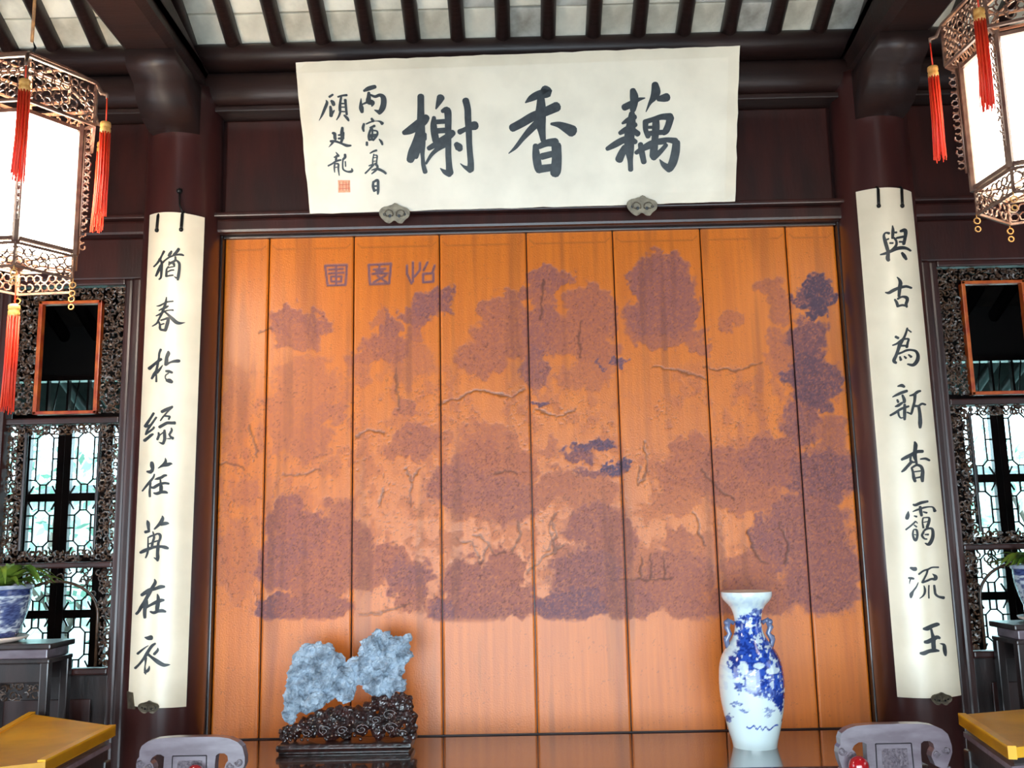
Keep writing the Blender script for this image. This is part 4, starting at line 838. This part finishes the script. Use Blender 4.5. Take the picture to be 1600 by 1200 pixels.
blob_obj('stone', RB, MT['rock'], rock, .0036, None, .62, [('CLOUDS', .045, .026), ('VORONOI', .026, .024), ('VORONOI', .011, .009), ('CLOUDS', .008, .006)], 3)
st = empty('rock_stand', (0, 0, 0), 'dark carved rosewood stand under the grey blue rock on the altar table', 'stand')
SB = [(x, y, r) for (x, y, r) in [(240,900,38),(300,900,45),(370,880,55),(440,850,55),(510,810,60),(580,780,50),(650,760,45),(720,770,50),(800,790,60),(880,740,55),(940,690,45),(1000,670,45),(1080,650,40),(1150,640,38),(1180,660,30),(1180,720,50),(1200,800,55),(1215,880,45),(1120,720,60),(1040,740,60),(1000,820,65),(1100,820,70),(900,830,70),(820,880,60),(720,860,65),(620,850,65),(520,880,65),(430,920,50),(960,900,60),(1080,900,55),(1180,930,45),(1215,940,40),(600,930,50),(700,930,50),(300,940,40),(220,950,38)]]
blob_obj('carved_body', SB, MT['stand'], st, .0045, None, .9, [('VORONOI', .022, .022), ('CLOUDS', .02, .010)], 5)
pl = MB()
pa = cz(175, 1000); pb_ = cz(1245, 1000); zt = cz(700, 960)[2]; zm_ = .90
xx = [(pa[0]+.004, pb_[0]-.004)]
pl.box((pa[0]+.016, YS-.062, zm_), (pb_[0]-.016, YS+.055, zm_+.008), .003); pl.box((pa[0]+.006, YS-.072, zm_+.008), (pb_[0]-.006, YS+.065, zm_+.034), .012)
pl.build('plinth', MT['stand'], st)
kn = MB(); R = random.Random(8)
for k in range(46):
    x = R.uniform(210, 1220); ylo = 955; yhi = 720 if x > 800 else 800+ (400-x)*.25 if x < 400 else 790
    y = R.uniform(yhi+20, ylo); p = cz(x, y); r = R.uniform(.004, .0075)
    kn.ball((p[0], YS-.062-R.uniform(0, .012), p[2]), r, 7)
kn.build('beaded_knobs', MT['stand'], st, kind='stuff')
sc = MB()
for (x, y, r) in ((1060,760,55),(1070,860,60),(850,870,55),(700,880,45),(560,880,50),(960,800,40),(430,900,40),(1160,900,36)):
    p = cz(x, y); q = r/SCR
    sc.tube([(p[0]+q*(1-a/11)*cos(a), YS-.068, p[2]+q*(1-a/11)*.75*sin(a)) for a in np.linspace(0, 9, 22)], .0032, 6)
sc.build('scroll_carving', MT['stand'], st, kind='stuff')

# ================================================================== CHAIRS
def chair(x, y, top, wd, lab, rz=0):
    e = empty('armchair', (x, y, 0), lab, 'chair', rz=rz)
    s = wd/1340.0       # crest drawn in units: 1340 wide
    f = lambda u, v, d: ((u-800)*s, d, top-(v-145)*s)
    ou = [(480,150),(600,145),(1000,145),(1150,150),(1280,170),(1380,215),(1440,270),(1460,340),(1475,400),(1475,480),(1440,560),(1400,640),(1340,660),(1260,620),(1225,520),(1240,470),(1268,430),(1258,375),(1220,345),(1150,345),(1115,370),(1105,480),(1105,900),(470,900),(470,480),(475,370),(430,345),(380,345),(325,380),(300,425),(335,455),(352,500),(345,560),(310,620),(240,660),(170,640),(140,540),(130,460),(140,400),(165,370),(165,300),(190,240),(260,190),(360,160)]
    cr = MB().prism(ou, lambda u, v: f(u, v, -.018), lambda u, v: f(u, v, .018)).build('crest_rail', MT['chair'], e)
    sc = MB()
    for (u, v, r, sg) in ((180,440,50,1),(285,485,42,-1),(1290,490,45,1),(1405,450,48,-1)):
        sc = MB(); sc.tube([f(u+sg*r*(1-a/9)*cos(a), v+r*(1-a/9)*sin(a), -.019) for a in np.linspace(0, 7, 16)], .0032, 6); sc.build('scroll_end', MT['chairpanel'], cr)
    ln = MB()
    for (a, b_) in (((580,365),(1000,365)),((580,365),(570,900)),((1000,365),(1010,900))):
        ln = MB(); ln.tube([f(*a, -.0185), f(*b_, -.0185)], .0018, 5); ln.build('incised_line', MT['chairline'], cr)
    MB().box(f(640,420,-.0195), f(950,800,-.010), .003).build('carved_panel', MT['chairpanel'], cr)
    zc = top-(900-145)*s; hw = .5*635*s
    MB().box((-hw*.95, -.012, .5), (hw*.95, .012, zc+.004), .004).build('splat', MT['chair'], e)
    fw = wd*.5
    for sx in (-1, 1):
        MB().box((sx*(fw-.018)-.014, -.014, 0), (sx*(fw-.018)+.014, .014, top-(640-145)*s), .005).build('back_leg', MT['chair'], e)
        MB().box((sx*(fw-.018)-.014, -.40, 0), (sx*(fw-.018)+.014, -.372, .74), .005).build('front_leg', MT['chair'], e)
        MB().box((sx*(fw-.018)-.018, -.41, .74), (sx*(fw-.018)+.018, -.012, .765), .006).build('arm', MT['chair'], e)
        MB().box((sx*(fw-.018)-.01, -.37, .12), (sx*(fw-.018)+.01, -.014, .15), .004).build('stretcher', MT['chair'], e)
    MB().box((-fw, -.42, .47), (fw, .02, .505), .008).build('seat', MT['chair'], e)
    return e
c1 = chair(-1.062, -.80, 1.062, .325, 'grey brown carved armchair in front of the left column, scrolled crest rail')
c2 = chair(1.042, -.80, 1.062, .338, 'grey brown carved armchair in front of the right column, red ball behind its rail')
p = at(1340, 1196, -.835)
MB().ball((p[0], -.846, p[2]), .030, 16, (1, .9, 1)).build('red_ball', MT['redlacquer'], c2, label='glossy red ball').matrix_parent_inverse = Matrix.Translation(-Vector((1.042, -.8, 0)))
p = at(306, 1204, -.835)
MB().ball((p[0], -.843, p[2]), .024, 14, (1, .9, .8)).build('red_ball', MT['redlacquer'], c1, label='glossy red ball').matrix_parent_inverse = Matrix.Translation(-Vector((-1.062, -.8, 0)))

# ================================================================== YELLOW TOPPED TABLES
def ytable(pts, lab, rim_edges):
    z = 1.05
    cx = sum(p[0] for p in pts)/len(pts); cy = sum(p[1] for p in pts)/len(pts)
    e = empty('side_table', (cx, cy, 0), lab, 'table')
    P = [(p[0]-cx, p[1]-cy) for p in pts]
    MB().prism(P, lambda x, y: (x, y, z), lambda x, y: (x, y, z-.028)).build('top', MT['yellow'], e)
    for (i, j) in rim_edges:
        a, b = Vector((*P[i], 0)), Vector((*P[j], 0)); t = (b-a).normalized(); n = Vector((-t.y, t.x, 0))
        if n.dot(-(a+b)/2) < 0: n = -n
        q = [a, b, b+n*.022, a+n*.022]
        MB().prism([(v.x, v.y) for v in q], lambda x, y: (x, y, z+.006), lambda x, y: (x, y, z-.029)).build('edge_strip', MT['yellowedge'], e)
    Q = [(x*.93, y*.93) for x, y in P]; Q2 = [(x*.90, y*.90) for x, y in P]; Q3 = [(x*.96, y*.96) for x, y in P]
    MB().prism(Q2, lambda x, y: (x, y, z-.028), lambda x, y: (x, y, z-.05)).build('waist', MT['blackwood'], e)
    MB().prism(Q3, lambda x, y: (x, y, z-.05), lambda x, y: (x, y, z-.065)).build('moulding', MT['chair'], e)
    MB().prism(Q, lambda x, y: (x, y, z-.065), lambda x, y: (x, y, z-.13)).build('apron', MT['blackwood'], e)
    for (x, y) in P:
        MB().box((x*.88-.02, y*.88-.02, 0), (x*.88+.02, y*.88+.02, z-.1), .006).build('leg', MT['blackwood'], e)
    return e
ZT = 1.05
A = atz(45, 1115, ZT); B = atz(181, 1135, ZT); Cc = atz(88, 1182, ZT); D0 = atz(0, 1141, ZT)
dv = (Cc-B)/np.linalg.norm(Cc-B); Cc = B+dv*.52
dA = (D0-A)/np.linalg.norm(D0-A); D = A+dA*.50
ytable([A, B, Cc, Cc+np.array([-.42, -.22, 0]), D], 'side table with an ochre yellow board top, left of the left armchair', [(1, 2), (4, 0)])
A = atz(1497, 1117, ZT); B = atz(1600, 1108, ZT); Cc = atz(1600, 1186, ZT)
dB = (B-A)/np.linalg.norm(B-A); dC = (Cc-A)/np.linalg.norm(Cc-A)
ytable([A, A+dB*.50, A+dB*.55+dC*.45, A+dC*.50+dB*.18, A+dC*.50], 'side table with an ochre yellow board top, right of the right armchair', [(4, 0)])

# ================================================================== PLANTS ON STANDS
def stand(x, y, hw, hd, z, lab):
    e = empty('plant_stand', (x, y, 0), lab, 'stand')
    MB().box((-hw, -hd, z-.022), (hw, hd, z), .006).build('top', MT['blackwood'], e)
    MB().box((-hw+.02, -hd+.02, z-.055), (hw-.02, hd-.02, z-.022), .004).build('waist', MT['chair'], e)
    MB().box((-hw+.004, -hd+.004, z-.072), (hw-.004, hd-.004, z-.055), .005).build('moulding', MT['blackwood'], e)
    for ya in (-hd+.01, hd-.028): MB().box((-hw+.012, ya, z-.14), (hw-.012, ya+.018, z-.072), .004).build('apron', MT['blackwood'], e)
    fr = MB(); fret_strip(fr, -hw+.04, hw-.04, z-.20, z-.14, -hd+.02, .003, .03); fr.build('carved_fringe', MT['fret'], e, kind='stuff', flip=True)
    for sx in (-1, 1):
        for sy in (-1, 1): MB().box((sx*(hw-.022)-.016, sy*(hd-.022)-.016, 0), (sx*(hw-.022)+.016, sy*(hd-.022)+.016, z-.06), .005).build('leg', MT['blackwood'], e)
    MB().box((-hw+.02, -hd+.02, .2), (hw-.02, hd-.02, .22), .004).build('shelf', MT['blackwood'], e)
    return e
def plant(x, y, z, r, h, lab, seed, spread=1.0, n=34):
    e = empty('potted_plant', (x, y, z), lab, 'potted plant')
    nzp, nap = 60, 72
    zs = np.linspace(.02, h, nzp); t = (zs-.02)/(h-.02)
    rs = r*(.66+.34*np.sin(np.clip(t*1.15, 0, 1)*pi/2)); rs = np.where(t > .93, r*1.05, rs)
    th = np.linspace(0, 2*pi, nap, endpoint=False); TH, ZS = np.meshgrid(th, zs); RS = np.repeat(rs[:, None], nap, 1)
    P = np.stack([RS*np.cos(TH), RS*np.sin(TH), ZS], -1)
    a = fbm(TH*9+seed*10, ZS*120, 4); T = np.repeat(t[:, None], nap, 1)
    mk = np.clip((a-.44)/.08, 0, 1)*.8; mk = np.where(((T > .80) & (T < .92)) | (T < .1), .95, mk); mk = np.where(T > .93, .35, mk)
    mk = np.where((np.abs(T-.78) < .015) | (np.abs(T-.14) < .015), .0, mk)
    med = np.abs(np.mod(TH, pi/3)-pi/6)/.34; md = np.clip((1-med**2-((T-.45)/.22)**2)/.2, 0, 1); mk = np.maximum(mk, md*.9)
    dk = mk*np.clip((fbm(TH*16, ZS*220+9, 3)-.52)/.05, 0, 1)*.8
    grid_mesh('pot', P, MT['pot'], e, np.stack([mk, dk, np.zeros_like(mk)], -1), wrap=True)
    MB().lathe([(r*.6, .0), (r*.95, .012), (r*1.0, .022), (r*.9, .018), (r*.6, .01)], n=40, cap=False).build('saucer', MT['lanternlit'], e, flip=True)
    MB().lathe([(r*.97, h-.02), (r*.3, h-.012), (.005, h-.01)], n=24).build('soil', MT['soil'], e)
    R = random.Random(seed)
    for k in range(n):
        a = R.uniform(0, 6.28); L_ = R.uniform(.14, .27)*spread; up_ = R.uniform(.5, 1.5); w = R.uniform(.012, .022)
        d = Vector((cos(a), sin(a)*.7, 0)); s_ = Vector((-sin(a), cos(a), 0)); base = Vector((cos(a)*r*.3, sin(a)*r*.3, h-.01))
        vs = []; fs = []
        for i in range(8):
            q = i/7; c = base+d*L_*q*1.0+Vector((0, 0, L_*up_*(q-.85*q*q*1.1))); c.y = min(c.y, .09); ww = w*sin(pi*min(.97, q*.85+.15))
            vs += [c-s_*ww, c+Vector((0, 0, -ww*.35)), c+s_*ww]
        for i in range(7):
            for j in (0, 1): fs.append((3*i+j, 3*i+j+1, 3*i+j+4, 3*i+j+3))
        MB().add(vs, fs, True).build('leaf', MT['green'], e, flip=True)
    return e
YP = -.16
zpot = at(-10, 1004, YP)[2]
xl = at(45, 915, YP)[0]-.125; xrp = at(1588, 900, YP)[0]+.125
HP = at(20, 914, YP)[2]-zpot
xsl = at(95, 1008, YP)[0]-.17
stand(xsl, YP+.02, .17, .10, zpot, 'black carved plant stand at the far left, under a blue and white pot')
plant(min(xl, xsl), YP, zpot, .125, HP, 'green leafy plant in a blue and white pot on the far left stand', 4, 1.0)
xsr = xrp-.02
stand(xsr, YP+.02, .17, .10, zpot, 'black carved plant stand at the far right, under the right pot')
plant(xrp, YP, zpot, .125, HP, 'green leafy plant in a blue grey pot on the far right stand', 9, 1.0)

# ================================================================== PALACE LANTERNS
def tassel(mb_parent, p, L_, w, nm='tassel', cordlen=.1, r_=None):
    x, y, z = p; R = r_ or random
    t = MB().tube([(x, y, z), (x+.001, y, z-cordlen)], .0022, 5)
    c = t.build(nm, MT['redtassel'], mb_parent)
    z -= cordlen
    MB().lathe([(w*.2, 0), (w*.5, -.004), (w*.52, -.016), (w*.45, -.02), (w*.52, -.024), (w*.5, -.036), (w*.42, -.04)], c=(x, y, z), n=12).build('tassel_head', MT['gold'], c)
    st = MB()
    for k in range(34):
        a = 2*pi*k/34*3.1; q = w*(.46 if k % 2 else .3); e_ = R.uniform(.9, 1.0)
        b = (x+q*cos(a), y+q*sin(a), z-.036); m_ = (x+q*1.05*cos(a)+R.uniform(-.001,.001), y+q*1.05*sin(a), z-.036-L_*.5); f_ = (x+q*1.25*cos(a)+R.uniform(-.003,.003)-.003, y+q*1.2*sin(a), z-.036-L_*e_)
        st.tube([b, m_, f_], [.0022, .0024, .0014], 4)
    st.build('strands', MT['redtassel'], c, kind='stuff', flip=True)
def lantern(x, y, zt, R0, rot, lab, glass_m):
    """zt: height of the arm tips; R0: radius of arm tips"""
    e = empty('palace_lantern', (x, y, zt-.60), lab, 'lantern'); O = zt-.60; RR = random.Random(int(rot))
    H = lambda k, r, z: (r*cos(radians(rot+60*k)), r*sin(radians(rot+60*k)), z-O)
    def bars(nm, r, za, zb, t=.007, m='lanternwood', par=e):
        b = MB()
        for k in range(6):
            for z in (za, zb): b.tube([H(k, r, z), H(k+1, r, z)], t, 4, smooth=False)
            b.tube([H(k, r, za), H(k, r, zb)], t, 4, smooth=False)
        return b.build(nm, MT[m], par, flip=True)
    def fretring(nm, r, za, zb, inset=.012, kd=.024):
        f = MB()
        for k in range(6):
            A, B = Vector(H(k, r, 0)), Vector(H(k+1, r, 0)); Lk = (B-A).length; u = (B-A)/Lk
            n = max(3, int(Lk/kd)); nz = max(1, round((zb-za)/kd))
            for i in range(n):
                for j in range(nz):
                    cu = Lk*(i+.5)/n; czz = za+(zb-za)*(j+.5)/nz-O; rr = min(Lk/n, (zb-za)/nz)*.5; a0 = RR.uniform(0, 6); sg = RR.choice((-1, 1)); T = RR.choice((4, 6.28))
                    pts = []
                    for q in range(7):
                        a = a0+sg*T*q/6; p = A+u*(cu+rr*cos(a)); pts.append((p.x, p.y, czz+rr*sin(a)))
                    f.tube(pts, .0028, 4, smooth=False)
        return f.build(nm, MT['lanternwood'], e, kind='stuff', flip=True)
    zA, zB, zC, zD, zE = zt+.05, zt-.085, zt-.10, zt-.48, zt-.56   # canopy top/bottom, body top/bottom, skirt bottom
    Rc, Rb = R0*.86, R0*.70
    cano = bars('canopy_frame', Rc, zA, zB, .006); fretring('canopy_fret', Rc*.99, zB+.012, zA-.012)
    bars('crown_frame', Rc*.6, zA, zA+.05, .005); 
    arms = MB()
    for k in range(6):
        arms.tube([H(k, .02, zA+.05), H(k, Rc*.6, zA+.05), H(k, Rc, zA), H(k, (Rc+R0)/2, zA-.035), H(k, R0, zt+.012), H(k, R0, zt)], [.006, .006, .006, .007, .006, .004], 6)
    arms.build('dragon_arm', MT['lanternwood'], e)
    b = MB()
    for k in range(6): b.tube([H(k, Rb, zC+.015), H(k, Rb, zD-.01)], .011, 6, smooth=False)
    for k in range(6):
        b.tube([H(k, Rb, zC), H(k+1, Rb, zC)], .008, 4, smooth=False); b.tube([H(k, Rb, zD), H(k+1, Rb, zD)], .008, 4, smooth=False)
        b.tube([H(k, Rb, zC), H(k, Rc, zB)], .005, 4, smooth=False)
    b.build('body_frame', MT['lanternwood'], e, flip=True)
    for k in range(6):
        A, B = H(k, Rb*.965, zD+.006), H(k+1, Rb*.965, zD+.006); A2, B2 = H(k, Rb*.965, zC-.006), H(k+1, Rb*.965, zC-.006)
        n = Vector(((A[0]+B[0])/2, (A[1]+B[1])/2, 0)).normalized()*.003; vs = [Vector(v) for v in (A, B, B2, A2)]
        MB().add(vs+[v-n for v in vs], [(0,1,2,3),(7,6,5,4),(0,4,5,1),(1,5,6,2),(2,6,7,3),(3,7,4,0)]).build('glass_panel', MT[glass_m], e)
    # hanging carved strips outside each post
    hs = MB()
    for k in range(6):
        for j in range(14):
            z = zC-.02-.022*j; rr = .010; c = H(k, Rc*.93, z)
            hs.tube([(c[0]*(1+.05*cos(a)), c[1]*(1+.05*cos(a)), c[2]+rr*sin(a)) for a in np.linspace(RR.uniform(0, 2), RR.uniform(4.4, 7), 7)], .0026, 4, smooth=False)
        hs.tube([H(k, Rc*.88, zC), H(k, Rc*.88, zC-.33)], .0035, 4); 
    hs.build('hanging_fret', MT['lanternwood'], e, kind='stuff', flip=True)
    bars('skirt_frame', Rb*.98, zE, zD-.012, .005); fretring('skirt_fret', Rb*.97, zE+.006, zD-.02)
    sp = MB()
    for k in range(6): sp.tube([H(k, Rb, zD-.01), H(k, .02, zD-.02)], .004, 5); sp.tube([(H(k, Rb*.5, zD)[0], H(k, Rb*.5, zD)[1], zD-.014-O), (H(k+1, Rb*.5, zD)[0], H(k+1, Rb*.5, zD)[1], zD-.014-O)], .003, 4)
    sp.lathe([(.012, zD-.05-O), (.03, zD-.03-O), (.03, zD-.01-O), (.01, zD+.02-O)], n=14)
    sp.build('bottom_spokes', MT['lanternwood'], e)
    for k in range(6):
        pg = MB()
        for z, r in ((zE-.02, .009), (zE-.045, .008)):
            c = H(k, Rb, z); pg.tube([(c[0]+r*cos(a), c[1], c[2]+r*sin(a)) for a in np.linspace(0, 2*pi, 11)[:-1]], .0022, 4, closed=True)
        pg.tube([H(k, Rb, zE), H(k, Rb, zE-.012)], .0018, 4)
        pg.build('ring_pendant', MT['gold'], e, flip=True)
    for k in range(6):
        c = H(k, R0, zt); tassel(e, c, .27, .030, cordlen=.075 if k % 2 else .04, r_=RR)
    tassel(e, (0, 0, zD-.05-O), .29, .032, cordlen=.10, r_=RR)
    # hanging cord, hook, knot
    hh = roofz(y)-.05-O
    MB().tube([(0, 0, zA+.05-O), (.0, 0, zA+.10-O)], .008, 8).tube([(.0, 0, zA+.10-O), (.012, 0, zA+.13-O), (0, 0, zA+.16-O), (-.012, 0, zA+.13-O), (0, 0, zA+.10-O)], .004, 6).build('iron_hook', MT['darkmetal'], e)
    MB().tube([(0, 0, zA+.15-O), (.002, 0, hh)], .005, 6).build('hanging_cord', MT['cord'], e)
    return e
lantern(-1.53, -1.1, 2.97, .25, -64, 'lit six-sided palace lantern with red tassels hanging at the upper left', 'lampglass')
lantern(1.46, -1.2, 3.10, .26, -25, 'lit six-sided palace lantern with red tassels hanging at the upper right', 'lampglass_right')

# groups of look-alikes
for o in C.objects:
    if o.parent is None:
        g = {'column': 'columns beside the screen', 'roof_beam': 'roof beams over the columns', 'verse_board': 'verse boards on the columns', 'cloud_bracket': 'bronze brackets of the boards',
             'palace_lantern': 'palace lanterns', 'armchair': 'armchairs in front of the columns', 'side_table': 'yellow topped side tables', 'plant_stand': 'plant stands', 'potted_plant': 'potted plants on stands',
             'lattice_partition': 'lattice partitions beside the columns', 'garden_tree': 'garden trees outside'}.get(o.name.split('.')[0])
        if g: o['group'] = g
